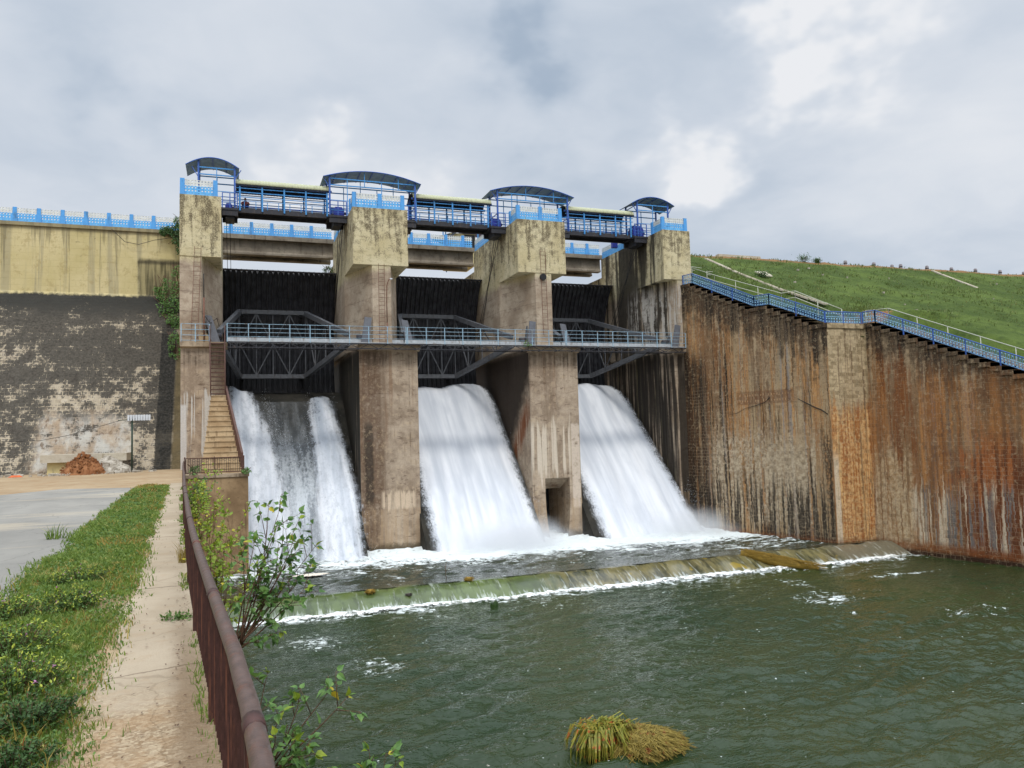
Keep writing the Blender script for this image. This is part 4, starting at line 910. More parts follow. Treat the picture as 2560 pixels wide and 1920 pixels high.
for a, c, l in ((-.55, .5, 'dark hoist platform on the right side of the narrow end pier'), (6.35, 7.62, 'dark hoist platform on the left side of the lamp pole pier'), (11.34, 12.5, 'dark hoist platform on the right side of the lamp pole pier'),
                (18.1, 19.31, 'dark hoist platform on the left side of the culvert pier'), (23.05, 24.5, 'dark hoist platform on the right side of the culvert pier'), (30.1, 31.28, 'dark hoist platform on the left side of the streaked end pier')): bracket(a, c, l)

# arched canopies over the pier heads
def canopy(x0, x1, px, label, seams):
    t = thing('canopy', ((x0+x1)/2, 54, 23.4), label, 'canopy', 'arched canopies over the pier heads')
    zc, za = 26.02, 26.62; n = 26; y0, y1 = 52.95, 55.25
    arc = lambda u: zc+(za-zc)*(1-(2*u-1)**2)
    P = np.array([[(x0+(x1-x0)*k/n, y, arc(k/n)) for y in np.linspace(y0, y1, 8)] for k in range(n+1)])
    Q = P[:, ::-1].copy(); Q[:, :, 2] -= .035
    b = MB(); b.cur = 0; b.grid(P); b.cur = 1; b.grid(Q); rf = b.build('roof', [M['slate'], M['under']], t)
    for ye in (y0, y1): MB().tube([(x0+(x1-x0)*k/n, ye, arc(k/n)-.02) for k in range(n+1)], .035, 5).build('edge_trim', M['navy'], rf)
    for k in range(1, seams): x = x0+(x1-x0)*k/seams; MB().bar((x, y0, arc(k/seams)-.06), (x, y1, arc(k/seams)-.06), .05).build('purlin', M['navy'], rf)
    for x in px:
        for y in (53.15, 55.0):
            u = (x-x0)/(x1-x0); MB().bar((x, y, 23.38), (x, y, arc(u)-.05), .11).build('column', M['navy'], t)
    a, c = px[0], px[-1]
    for y in (53.15, 55.0):
        for z in (25.98, 25.52): MB().bar((a, y, z), (c, y, z), .06, .07).build('tie_beam', M['rail'], t)
        for z in (23.75, 24.1, 24.45): MB().bar((a, y, z), (c, y, z), .04).build('rail', M['rail'], t)
        m = max(2, int((c-a)/1.1))
        for k in range(1, m): x = a+(c-a)*k/m; MB().bar((x, y, 23.4 if k % 2 else 25.52), (x, y, arc((x-x0)/(x1-x0))-.05 if k % 2 == 0 else 25.98), .05).build('hanger', M['rail'], t)
    for x in (a, c):
        for z in (25.98, 24.4): MB().bar((x, 53.15, z), (x, 55.0, z), .05).build('tie_beam', M['navy'], t)
    for x, s in ((a, -1), (c, 1)): MB().bar((x, 53.15, 25.3), (x+s*.4, 53.15, 25.98), .05).build('strut', M['navy'], t)
canopy(-2.72, .56, (-1.95, .28), 'small arched canopy over the narrow end pier at far left', 4)
canopy(6.0, 12.86, (6.45, 12.45), 'wide arched canopy over the lamp pole pier', 8)
canopy(18.1, 24.9, (18.7, 24.4), 'wide arched canopy over the culvert pier', 8)
canopy(29.95, 33.82, (30.5, 33.3), 'small arched canopy over the streaked end pier', 5)
def motor(x, y, s, label):
    t = thing('hoist_motor', (x, y, 23.38), label, 'hoist motor', 'blue hoist motors under the canopies')
    MB().loft([[(x+s*px, yy, 23.5+s*pz) for px, pz in ((-.5, 0), (.5, 0), (.5, .55), (.3, .85), (-.3, .85), (-.5, .55))] for yy in (y-.35*s, y+.45*s)]).build('cover', M['motor'], t)
    MB().box(x-.6*s, x+.6*s, y-.45*s, y+.55*s, 23.36, 23.5).build('bed_plate', M['dark'], t)
    cv = t.children[0]; MB().tube([(x+.5*s, y, 23.5+.35*s), (x+.72*s, y, 23.5+.35*s)], .14*s, 10).build('drum_end', M['dark'], t)
motor(30.75, 53.9, 1.0, 'big navy blue hoist motor under the rightmost canopy'); motor(18.75, 53.9, .75, 'blue hoist motor left of the culvert pier parapet'); motor(7.1, 53.9, .75, 'blue hoist motor left of the lamp pole pier parapet'); motor(-.1, 53.9, .45, 'small dark hoist motor under the leftmost canopy')
for x, y, l in ((7.0, 56.2, 'tall blue control cabinet behind the lamp pole pier parapet'), (19.1, 56.0, 'tall blue control cabinet behind the culvert pier parapet'), (30.5, 57.2, 'tall blue control cabinet behind the rightmost motor')):
    t = thing('control_cabinet', (x, y, 23.38), l, 'cabinet', 'blue control cabinets on the piers')
    MB().box(x-.22, x+.22, y-.18, y+.18, 23.42, 24.75).build('case', M['motor'], t); MB().box(x-.24, x+.24, y-.2, y+.2, 24.75, 24.79).build('lid', M['blue'], t)

# ropes from the hoists to the gates
def rope(pts, r, label, name='hoist_rope'): tag(MB().tube(pts, r, 5).build(name, M['cable']), label, 'rope', 'hoist ropes running down to the gates')
for px, lb in ((7.45, 'beside the lamp pole pier'), (19.15, 'beside the culvert pier'), (31.1, 'beside the streaked end pier')):
    for k, (dx, y2, nm) in enumerate(((0, 60.3, 'upper'), (-.12, 60.0, 'middle'), (-.24, 59.6, 'lower'))): rope([(px+dx, 54.2+.25*k, 22.9), (px+dx*.8, 57.0+.1*k, 20.0-.8*k), (px+dx, y2, 16.2-1.0*k)], .022, f'{nm} of three taut hoist ropes {lb}')
for k, nm in enumerate(('left', 'right')): rope([(-.25+.22*k, 54.0, 22.8), (-.2+.22*k, 56.5, 19.6), (-.1+.24*k, 59.2, 16.4)], .018, f'{nm} of two hoist ropes hanging beside the narrow end pier')

# ladders, lamp poles and pipes on the pier fronts
def ladder(x0, z0, x1, z1, label):
    t = thing('wall_ladder', (x0, 50.7, z0), label, 'ladder', 'rusty ladders on the pier noses'); L = z1-z0
    for s in (-.19, .19): MB().bar((x0+s, 50.66, z0), (x1+s, 50.66, z1), .026).build('stile', M['rustred'], t)
    n = int(L/.27)
    for k in range(n): u = (k+.5)/n; x = x0+(x1-x0)*u; MB().bar((x-.19, 50.66, z0+L*u), (x+.19, 50.66, z0+L*u), .018).build('rung', M['rustred'], t)
ladder(-2.12, 14.2, -1.9, 20.1, 'thin rusty ladder leaning on the narrow end pier'); ladder(9.46, 14.2, 9.47, 19.6, 'thin rusty ladder on the nose of the lamp pole pier'); ladder(21.25, 15.0, 21.18, 21.2, 'thin rusty ladder on the culvert pier under the dark disc')
t = thing('lamp_pole', (9.8, 50.6, 14.2), 'rust red lamp pole bending over beside the middle ladder', 'lamp pole', 'lamp poles on the pier ledges')
MB().tube([(9.78, 50.6, 14.2), (9.79, 50.6, 15.6)], .045, 8).build('base', M['rustred'], t); MB().tube([(9.79, 50.6, 15.6), (9.78, 50.6, 17.4), (9.80, 50.55, 18.1), (9.9, 50.5, 18.45), (10.05, 50.45, 18.55)], .03, 8).build('pole', M['rustred'], t); MB().box(9.98, 10.14, 50.36, 50.52, 18.5, 18.58).build('lamp_head', M['panelsol'], t)
t = thing('lamp_pole', (-1.55, 50.6, 14.2), 'rust red lamp pole without a head on the narrow end pier', 'lamp pole', 'lamp poles on the pier ledges')
MB().tube([(-1.55, 50.62, 14.2), (-1.56, 50.62, 16.9)], .05, 8).build('base', M['rustred'], t); MB().tube([(-1.56, 50.62, 16.9), (-1.57, 50.62, 18.4)], .028, 8).build('pole', M['cable'], t)
for pts, l in (([(-1.62, 50.6, 15.9), (-1.2, 51.2, 15.4), (-.85, 53.0, 16.0), (-.6, 55.4, 15.2)], 'black cable sagging between the end pier and the leftmost gate'), ([(-8.1, 61.4, 23.6), (-7.2, 61.35, 22.7), (-6.3, 61.3, 22.55), (-5.3, 61.2, 22.9), (-3.0, 60.8, 23.3)], 'black cable looping across the yellow band beside the creeper')):
    tag(MB().tube([Vector(p) for p in pts], .02, 5).build('cable', M['cable']), l, 'cable')

# gatehouse beyond the bridge
t = thing('gatehouse', (20.5, 67.5, 23.6), 'small yellow gatehouse with a blue sheet roof seen behind the middle hoist bridge', 'gatehouse')
MB().box(18.95, 21.3, 67, 70, 23.6, 26.5).build('wall', M['yblock'], t); MB().box(20.25, 21.25, 66.94, 67.02, 25.2, 26.4).build('shutter', M['black'], t)
b = MB(); b.loft([[(17.9, 66.2, 25.2), (17.9, 66.2, 25.3), (17.9, 70.5, 26.85), (17.9, 70.5, 26.75)], [(19.6, 66.2, 26.6), (19.6, 66.2, 26.7), (19.6, 70.5, 27.0), (19.6, 70.5, 26.9)]]); b.build('awning', M['slate'], t)
MB().add([(17.9, 66.4, 27.2), (22.9, 66.4, 27.05), (24.6, 70.4, 28.9), (19.0, 70.4, 28.75)], [(0,1,2,3)]).add([(17.9, 66.4, 27.15), (22.9, 66.4, 27.0), (24.6, 70.4, 28.85), (19.0, 70.4, 28.7)], [(3,2,1,0)]).build('sheet_roof', M['under'], t)
for x, y, z in ((18.1, 66.5, 27.2), (21.4, 66.5, 27.1), (22.7, 66.6, 27.1), (19.3, 70, 28.6), (24.0, 70, 28.6)): MB().bar((x, y, 23.5), (x, y, z), .09).build('column', M['rail'], t)
MB().box(20.0, 22.2, 66.8, 68, 25.6+.9, 27.0).build('machine', M['motor'], t)
# ------------------------------------------------------------------ wing wall with its stepped coping and stair rails
A_, B_, C_ = (32.75,50.8), (35.4,38.6), (38.45,38.65)
ab = lambda y: A_[0]+(A_[1]-y)*(B_[0]-A_[0])/(A_[1]-B_[1])
cd = lambda y: C_[0]+(C_[1]-y)*.187
def steps(y0, z0, y1, z1, n):
    o = []
    for k in range(n): o += [(y0+(y1-y0)*k/n, z0+(z1-z0)*(k+1)/n), (y0+(y1-y0)*(k+1)/n, z0+(z1-z0)*(k+1)/n)]
    return o
t = thing('wing_wall', (35, 45, 0), 'tall rust streaked masonry wing wall with a stepped top', 'wall')
pAB = [(50.9,19.06), (49.9,19.06)]+steps(49.9, 19.06, 44.3, 16.22, 10)+[(43.0,16.22)]+steps(43.0, 16.22, 39.3, 14.42, 7)+[(38.6,14.42)]
pCD = [(38.65,14.42), (38.0,14.42)]+steps(38.0, 14.42, 8.0, .60, 52)
def stepped(prof, xf, th, b, drop=None, out=0.0):
    n = len(prof); f = []; v = []
    for y, z in prof:
        v += [(xf(y)-out, y, z), (xf(y)+th, y, z)]
    base = len(v)
    for y, z in prof:
        zb = -1.5 if drop is None else z-drop
        v += [(xf(y)-out, y, zb), (xf(y)+th, y, zb)]
    for k in range(n-1):
        a = 2*k; f += [(a, a+1, a+3, a+2), (base+a, base+a+2, base+a+3, base+a+1)]
        if abs(prof[k][0]-prof[k+1][0]) > 1e-6 or drop is not None: f += [(a, a+2, base+a+2, base+a), (a+1, base+a+1, base+a+3, a+3)]
    f += [(0, base, base+1, 1), (2*n-2, 2*n-1, base+2*n-1, base+2*n-2)]
    b.add(v, f)
b = MB(); stepped(pAB, ab, 1.3, b); b.build('first_face', M['wing'], t)
b = MB(); b.add([(35.4,38.6,-1.5), (38.45,38.65,-1.5), (38.45,38.65,14.42), (35.4,38.6,14.42), (36.7,39.9,14.42), (38.45,39.9,14.42), (36.7,39.9,-1.5), (38.45,39.9,-1.5)], [(0,1,2,3), (3,2,5,4), (4,5,7,6)]); b.build('return_face', M['wing'], t)
b = MB(); stepped(pCD, cd, 1.3, b); b.build('second_face', M['wing'], t)
b = MB()                                                         # projecting coping stones, one per step, uneven
for prof, xf in ((pAB, ab), (pCD, cd)):
    for (ya, za), (yb, zb) in zip(prof[:-1], prof[1:]):
        if ya-yb > .2 and abs(za-zb) < .01:
            m = max(1, round((ya-yb)/.6))
            for k in range(m):
                p = ya+(yb-ya)*k/m+.02; q = ya+(yb-ya)*(k+1)/m-.0; o = .05+.06*random.random(); hgt = .20+.07*random.random()
                b.loft([[(xf(p)-o, p, z), (xf(q)-o*.8, q, z), (xf(q)+1.2, q, z), (xf(p)+1.2, p, z)] for z in (za-hgt, za+.02)])
b.loft([[(35.33, 38.52, z), (38.40, 38.56, z), (38.40, 39.6, z), (35.33, 39.6, z)] for z in (14.12, 14.44)])
b.build('coping', M['wing'], t)

def stair_rail(pts, label, h=.76, dots=True):
    """blue railing with rows of pale ring ornaments; pts along the wall top"""
    t = thing('stair_railing', pts[0], label, 'railing', 'blue ornamental railings on the wing wall stair')
    V_ = [Vector(p) for p in pts]
    MB().tube([v+Vector((0,0,h)) for v in V_], .032, 6).build('top_rail', M['navy'], t); MB().tube([v+Vector((0,0,.06)) for v in V_], .025, 5).build('bottom_rail', M['wblue'], t)
    MB().tube([v+Vector((0,0,h*.56)) for v in V_], .018, 5).build('middle_rail', M['wteal'], t)
    bal = MB(); orn = MB(); d = 0
    for a, c in zip(V_[:-1], V_[1:]):
        L = (c-a).length; n = max(1, int(L/.115)); ns = max(1, round(L/1.9)); dr = (c-a).normalized()
        for k in range(ns+1): p = a.lerp(c, k/ns); MB().bar(p-Vector((0,0,.3)), p+Vector((0,0,h+.03)), .055).build('post', M['navy'], t)
        for k in range(n): p = a.lerp(c, (k+.5)/n); bal.bar(p+Vector((0,0,.05)), p+Vector((0,0,h)), .022)
        m = max(1, int(L/.20))
        for k in range(m):
            p = a.lerp(c, (k+.5)/m)
            for z, r in ((h*.86, .042), (h*.40, .046), (.13, .046)):
                q = p+Vector((0, 0, z)); u = dr*r; w_ = Vector((0,0,r)); nn = dr.cross(Vector((0,0,1))).normalized()*.02
                orn.loft([[q+u*math.cos(s)+w_*math.sin(s)+nn*e for s in [2*math.pi*i/6 for i in range(6)]] for e in (-1, 1)])
    bal.build('balusters', M['wblue'], t); orn.build('ornaments', M['wteal'], t)
def along(f, ys, zs, off=.22): return [(f(y)+off, y, z) for y, z in zip(ys, zs)]
stair_rail([(32.9,50.75,19.06), (33.15,49.85,19.06)]+along(ab, (44.25,), (16.35,)), 'upper flight of blue ornamental railing next to the end pier')
stair_rail(along(ab, (44.25, 43.0), (16.35, 16.30))+along(ab, (38.85,), (14.46,)), 'middle flight of blue ornamental railing dropping to the landing')
stair_rail([(35.6,38.85,14.46), (38.55,38.9,14.46)], 'level blue ornamental railing on the landing of the wing wall')
stair_rail([(38.55,38.75,14.46)]+along(cd, (37.9, 27.0, 16.0), (14.46, 9.42, 4.35), .15), 'long lower flight of blue ornamental railing running out of view')
tag(MB().tube([(ab(y)-.03, y, z) for y, z in ((46.7,8.9), (45.9,9.0), (45.2,9.3), (44.3,9.45), (43.5,9.65), (43.1,9.95))], [.006,.015,.01,.02,.016,.03], 5).build('wall_crack', M['cable']), 'thin dark crack climbing the masonry below the worn panel', 'crack')
tag(MB().tube([(ab(y)-.03, y, z) for y, z in ((40.9,9.75), (40.3,9.45), (39.7,9.15), (39.2,8.95), (38.75,8.65))], [.015,.03,.035,.035,.02], 5).build('wall_crack', M['cable']), 'dark overgrown crack sloping down to the wall corner', 'crack')
def pipe_rail(pts, n, hs, label, h=1.0, g_='cream pipe railings on the embankment stair'):
    t = thing('pipe_railing', pts[0], label, 'railing', g_)
    V_ = [Vector(p) for p in pts]
    for q in hs: MB().tube([v+Vector((0,0,h*q)) for v in V_], .028, 6).build('rail', M['cream'], t)
    for a, c in zip(V_[:-1], V_[1:]):
        k_ = max(1, round((c-a).length/n))
        for k in range(k_+1): p = a.lerp(c, k/k_); MB().tube([p-Vector((0,0,.4)), p+Vector((0,0,h))], .026, 6).build('post', M['cream'], t)
pipe_rail([(34.3,54.6,20.9), (35.5,50.3,18.9), (36.75,44.2,16.40), (36.9,43.0,16.35), (37.5,39.4,14.5)], 2.0, (1.0, .55), 'cream pipe railing on the far side of the upper stair flights')
pipe_rail([(39.7,39.6,14.5), (40.0,38.0,14.4), (42.1,27.0,9.35), (44.1,16,4.4)], 2.2, (1.0, .55), 'cream pipe railing beside the long lower stair flight')
pipe_rail([(35.0,54.6,20.70), (39.5,54.0,20.12)], 1.1, (1.0, .70, .40, .12), 'four bar cream pipe railing behind the end pier', .95, None)
pipe_rail([(36.4,52.6,19.92), (39.3,53.7,20.1)], 1.5, (1.0, .66, .3), 'low cream pipe railing turning across the slope', .8, None)
# stair treads behind the blue rail
b = MB()
for prof, xf in ((pAB, ab), (pCD, cd)):
    for (ya, za), (yb, zb) in zip(prof[:-1], prof[1:]):
        if ya-yb > .2 and abs(za-zb) < .01 and not (xf is ab and yb < 39.9) and ya < 38.3 or (xf is ab and yb >= 39.9): b.box(xf(ya)+1.32, xf(ya)+3.0, yb, ya, za-1.6, za-.02)
b.box(36.8, 41.6, 38.75, 40.6, 12.8, 14.40)
tag(b.build('stair', M['deck']), 'pale concrete stair climbing the embankment behind the blue railing', 'stairs')

# things on the embankment
def sl(x, y, dz=0): return (x, y, hz_at(x, y)+dz)
def drain(pts, label):
    b = MB(); V_ = [Vector(p) for p in pts]
    for o in (-.13, .13): 
        for a, c in zip(V_[:-1], V_[1:]): b.bar(a+Vector((o,0,.05)), c+Vector((o,0,.05)), .07, .12)
    for a, c in zip(V_[:-1], V_[1:]): b.bar(a+Vector((0,0,.03)), c+Vector((0,0,.03)), .24, .06)
    tag(b.build('slope_drain', M['slab']), label, 'drain')
drain([sl(40.5, 58.6), sl(39.2, 52), sl(38.7, 46.5), sl(39.1, 42.5)], 'pale stone drain running down the turf slope to the stair landing')
drain([sl(69.0, 59.6), sl(66.8, 55.4), sl(64.9, 51.4)], 'short pale drain on the distant turf slope')
b = MB(); b.loft([[sl(40.9,52.35,.30+e), sl(41.0,51.25,.22+e), sl(41.75,51.2,.22+e), sl(42.1,52.5,.30+e)] for e in (-.09, 0)]); tag(b.build('stone_slab', M['slab']), 'loose pale stone slab lying on the upper turf slope', 'slab')
b = MB(); b.box(43.4, 48.2, 60.7, 61.2, 24.0, 24.42); tag(b.build('kerb_wall', M['slab']), 'low kerb wall on the crest near the end pier', 'wall')
for k, (x, zt) in enumerate(((55.28,24.62), (58.77,24.63), (62.5,24.63), (64.93,24.5), (66.12,24.62), (69.78,24.63), (73.3,24.62), (76.85,24.66), (80.6,24.67), (84.3,24.65))):
    t = thing('guard_stone', (x, 60.9, 24.1), ['first', 'second', 'third', 'fourth', 'fifth', 'sixth', 'seventh', 'eighth', 'ninth', 'last'][k]+' pale guard stone from the left along the embankment crest', 'guard stone', 'guard stones along the embankment crest')
    MB().loft([[(x-q, 60.9-q, z), (x+q, 60.9-q, z), (x+q, 60.9+q, z), (x-q, 60.9+q, z)] for z, q in ((23.9,.13), (zt-.08,.12), (zt,.08))]).build('stone', M['post'], t)
    MB().box(x-.132, x+.132, 60.768, 61.032, zt-.36, zt-.26).build('band', M['black'], t)

# ------------------------------------------------------------------ left bank: platform, stone steps, steel stair, rails
t = thing('bank_platform', (-.8, 46, 0), 'stone platform wall with steps rising beside the leftmost falling jet', 'platform')
MB().box(-2.45, .88, 46.0, 50.75, -1, 6.02).build('wall', M['bank'], t); MB().box(-2.5, .93, 45.93, 50.75, 6.02, 6.2).build('coping', M['ledge'], t)
b = MB(); n = 15
for k in range(n):
    u = k/n; v = (k+1)/n; y0 = 47.0+3.0*u; y1 = 50.76; z0 = 6.2 if k == 0 else 6.2+4.6*u; z1 = 6.2+4.6*v
    xl = -1.62+.50*u; xr = .52-.86*u
    b.loft([[(xl, y0, z), (xr, y0, z), (xr-.05, y1, z), (xl, y1, z)] for z in (z0, z1-.05)]); b.loft([[(xl-.03, y0-.04, z), (xr+.03, y0-.04, z), (xr, y1, z), (xl, y1, z)] for z in (z1-.05, z1)])
b.build('steps', M['step'], t)
b = MB(); b.loft([[(.52, 47.0, z0), (.64, 47.0, z0), (-.24, 50.0, z1), (-.36, 50.0, z1)] for z0, z1 in ((6.2, 10.4), (7.35, 11.4))]); b.build('string_wall', M['rust'], t)
t = thing('steel_stair', (-.75, 50.0, 10.8), 'steep rusty steel stair from the stone steps up to the ledge', 'stairs')
for x0, x1 in ((-1.16, -1.22), (-.34, -.36)):
    MB().bar((x0, 49.85, 10.75), (x1, 50.42, 14.2), .07, .16).build('stringer', M['rust'], t); MB().tube([(x0, 49.55, 10.9), (x0, 49.55, 11.7), (x1, 50.1, 15.1)], .028, 6).build('handrail', M['rust'], t)
for k in range(13): u = (k+.5)/13; MB().box(-1.16, -.36, 49.80+.56*u, 50.0+.56*u, 10.75+3.4*u, 10.80+3.4*u).build('tread', M['rust'], t)
t = thing('platform_railing', (-.9, 46.05, 6.2), 'rusty baluster railing across the front of the stone platform', 'railing')
for z in (6.32, 7.12): MB().bar((-2.42, 46.05, z), (.60, 46.05, z), .05).build('rail', M['rust'], t)
for x, wd in ((-2.42, .06), (-.9, .05), (.60, .16)): MB().box(x-wd/2, x+wd/2, 46.0, 46.1, 6.2, 7.2).build('post', M['rust'], t)
for k in range(26): x = -2.36+2.9*k/25; MB().bar((x, 46.05, 6.3), (x, 46.05, 7.12), .022).build('baluster', M['iron'], t)
for k in range(12): MB().tube([(-2.3+.115+.232*k+.07*math.cos(a), 46.05, 7.0+.07*math.sin(a)) for a in [2*math.pi*i/10 for i in range(11)]], .010, 4).build('scroll', M['iron'], t)

# the brown rail along the path
RL = [(.13,-.6), (.10,.6), (.085,1.5), (.075,2.3), (.055,2.8), (.03,3.2), (.01,3.55), (-.03,4.05), (-.085,4.75), (-.16,5.7), (-.26,6.95), (-.375,8.5), (-.52,10.75), (-.74,14.4), (-.97,18.3), (-1.28,24), (-1.65,30.4), (-2.05,38), (-2.38,45.9)]
rx = lambda y: float(np.interp(y, [p[1] for p in RL], [p[0] for p in RL]))
t = thing('path_railing', (0, 4, 6.36), 'rusty brown pipe rail with flat bars running along the concrete path', 'railing')
MB().tube([(x, y, 7.10+.012*math.sin(y*.9)) for x, y in RL], .0335, 12).build('top_rail', M['tube'], t)
for k in range(9): y = .2+k*2.4; MB().tube([(rx(y-.05), y-.05, 7.10+.012*math.sin(y*.9)), (rx(y+.05), y+.05, 7.10+.012*math.sin(y*.9))], .0365, 12).build('coupling', M['bars'], t)
MB().tube([(x-.005, y, 6.52) for x, y in RL], .018, 6).build('bottom_rail', M['bars'], t)
y = 1.2
for k in range(100): x = rx(y); MB().box(x-.028, x+.028, y-.004, y+.004, 6.5, 7.085).build('flat_bar', M['bars'], t); y += .10
b = MB()
while y < 30:
    x = rx(y); b.box(x-.028, x+.028, y-.004, y+.004, 6.5, 7.085); y += .10 if y < 16 else .22
while y < 45.8: x = rx(y); b.box(x-.028, x+.028, y-.004, y+.004, 6.5, 7.085); y += .4
o = b.build('flat_bars', M['bars'], t); o['kind'] = 'stuff'
for k in range(20): y = .2+k*2.4; x = rx(y); MB().box(x-.03, x+.03, y-.03, y+.03, 6.3, 7.09).build('post', M['bars'], t)

# rubble, block house and lamp by the wall
def lumpy(cx, cy, rx_, ry_, h, seed, n=46, rough=.3):
    X = np.linspace(-1, 1, n); P = np.zeros((n, n, 3))
    for i, u in enumerate(X):
        for j, v in enumerate(X):
            r = math.hypot(u, v); P[i, j] = (cx+u*rx_, cy+v*ry_, 6.33+h*max(0, 1-r)**.8)
    nz = fbm(P[:, :, 0]*2.6, P[:, :, 1]*2.6, 5, seed, .62)-.5; P[:, :, 2] += np.where(P[:, :, 2] > 6.34, nz*rough, -.05); P[:, :, 0] += nz*.3; return P
b = MB(); b.grid(lumpy(-8.05, 50.6, 1.3, 1.5, 1.15, 3), False)
r = np.random.default_rng(5)
def stones(b, cx, cy, sx, sy, n, hfun, q0=.05, q1=.16):
    for k in range(n):
        x = cx+r.normal()*sx; y = cy+r.normal()*sy; q = q0+(q1-q0)*r.random()**2; z = hfun(x, y)
        v = [(x+q*(r.random()*.6+.5)*sx_, y+q*(r.random()*.6+.5)*sy_, z+q*(r.random()*.5+.4)*sz_) for sz_ in (-1, 1) for sy_ in (-1, 1) for sx_ in (-1, 1)]
        b.add(v, [(0,2,3,1), (4,5,7,6), (0,1,5,4), (2,6,7,3), (0,4,6,2), (1,3,7,5)])
hpile = lambda x, y: 6.35+1.3*max(0, 1-math.hypot((x+8.05)/1.55, (y-50.6)/1.7))
stones(b, -8.05, 50.3, .55, .5, 160, hpile, .03, .10)
tag(b.build('earth_heap', M['soil']), 'heap of reddish earth dumped before the blackened wall', 'heap')
b = MB(); b.grid(lumpy(-6.9, 51.3, 1.5, 1.3, 1.05, 9), False); stones(b, -6.9, 50.8, .8, .55, 240, lambda x, y: 6.35+1.0*max(0, 1-math.hypot((x+6.9)/1.5, (y-51.3)/1.3)), .05, .17); stones(b, -9.2, 49.9, .6, .4, 90, lambda x, y: 6.38, .04, .13)
tag(b.build('rubble_heap', M['rub']), 'heap of grey broken stone right of the reddish earth', 'heap')
t = thing('block_house', (-8.8, 52.4, 6.3), 'low cream washed valve block half buried behind the earth heap', 'block')
MB().box(-10.1, -7.2, 51.6, 53.6, 6.3, 7.05).build('wall', M['yblock'], t); MB().box(-10.4, -5.9, 51.3, 53.6, 7.05, 7.5).build('roof_slab', M['slab'], t)
t = thing('solar_lamp', (-5.55, 50.8, 6.35), 'thin green lamp pole with a pale slatted panel before the wall', 'lamp')
MB().tube([(-5.55, 50.8, 6.3), (-5.55, 50.8, 9.45)], .05, 8).build('pole', M['greenpole'], t); MB().bar((-6.3, 50.8, 9.42), (-5.3, 50.8, 9.5), .04).build('arm', M['greenpole'], t)
b = MB()
for k in range(9): b.box(-5.78+k*.142, -5.69+k*.142, 50.66, 50.78, 9.40, 9.74)
b.box(-5.8, -4.55, 50.79, 50.82, 9.42, 9.72); b.build('panel', M['panelsol'], t)
tag(MB().tube([(-12.4, 51.6, 8.35), (-10.5, 51.5, 8.35), (-9.0, 51.4, 8.62), (-7.6, 51.2, 9.02), (-6.2, 50.85, 9.42)], .014, 5).build('cable', M['cable']), 'thin cable sagging from the slatted lamp across the pale plaster', 'cable')
b = MB(); stones(b, -13.6, 50.6, 1.2, .5, 70, lambda x, y: 6.38, .06, .2); tag(b.build('debris', M['rub']), 'scattered pale debris at the foot of the wall on the far left', 'debris', None, 'stuff')
t_ = MB(); t_.loft([[(-11.2+u*.35, 49.6+v*.2, 6.36) for u, v in ((-1,-1),(1,-.7),(.8,1),(-.9,.8))], [(-11.2+u*.2, 49.6+v*.1, 6.46) for u, v in ((-1,-1),(1,-.7),(.8,1),(-.9,.8))]]); tag(t_.build('orange_rag', m_plain('orange_cloth', lin(206,104,60), .85, .2, 8)), 'small orange rag on the ground at the far left', 'rag')

# a person squatting behind the rail of the first hoist bridge
def person(px, py, pz, label):
    t = thing('person', (px, py, pz), label, 'person')
    def skin(name, pts, edges, rad, mat):
        me = bpy.data.meshes.new(name); me.from_pydata(pts, edges, []); o = bpy.data.objects.new(name, me); COL.objects.link(o); o.parent = t; me.materials.append(mat)
        md = o.modifiers.new('skin', 'SKIN'); 
        for i, q in enumerate(rad): me.skin_vertices[0].data[i].radius = (q, q)
        me.skin_vertices[0].data[0].use_root = True
        s = o.modifiers.new('sub', 'SUBSURF'); s.levels = 1; s.render_levels = 2; return o
    pts = [(0,0,.22), (0,-.02,.42), (0,-.05,.62), (0,-.06,.70), (0,-.07,.82), (0,-.08,.92),          # pelvis, belly, chest, neck, head
           (.10,0,.20), (.16,-.34,.42), (.14,-.18,.06), (.14,-.34,.03), (-.10,0,.20), (-.16,-.34,.42), (-.14,-.18,.06), (-.14,-.34,.03),
           (.19,-.05,.60), (.24,-.20,.42), (.14,-.40,.44), (.10,-.47,.42), (-.19,-.05,.60), (-.24,-.20,.42), (-.14,-.40,.44), (-.10,-.47,.42)]
    ed = [(0,1), (1,2), (2,3), (3,4), (4,5), (0,6), (6,7), (7,8), (8,9), (0,10), (10,11), (11,12), (12,13), (2,14), (14,15), (15,16), (16,17), (2,18), (18,19), (19,20), (20,21)]
    rad = [.14,.14,.15,.055,.095,.07,.10,.075,.05,.045,.10,.075,.05,.045,.07,.045,.035,.035,.07,.045,.035,.035]
    skin('body', pts, ed, rad, M['skin'])
    skin('shirt', [(0,0,.26), (0,-.02,.42), (0,-.05,.60), (.19,-.05,.60), (.235,-.17,.46), (-.19,-.05,.60), (-.235,-.17,.46)], [(0,1), (1,2), (2,3), (3,4), (2,5), (5,6)], [.16,.155,.165,.085,.06,.085,.06], M['shirt'])
    skin('trousers', [(0,0,.22), (.10,0,.20), (.16,-.34,.42), (.14,-.20,.12), (-.10,0,.20), (-.16,-.34,.42), (-.14,-.20,.12)], [(0,1), (1,2), (2,3), (0,4), (4,5), (5,6)], [.15,.115,.09,.062,.115,.09,.062], M['trouser'])
    skin('hair', [(0,-.03,.86), (0,-.06,.95)], [(0,1)], [.085,.07], M['hair'])
person(.95, 54.2, 23.5, 'person in a maroon shirt squatting on the leftmost hoist bridge')
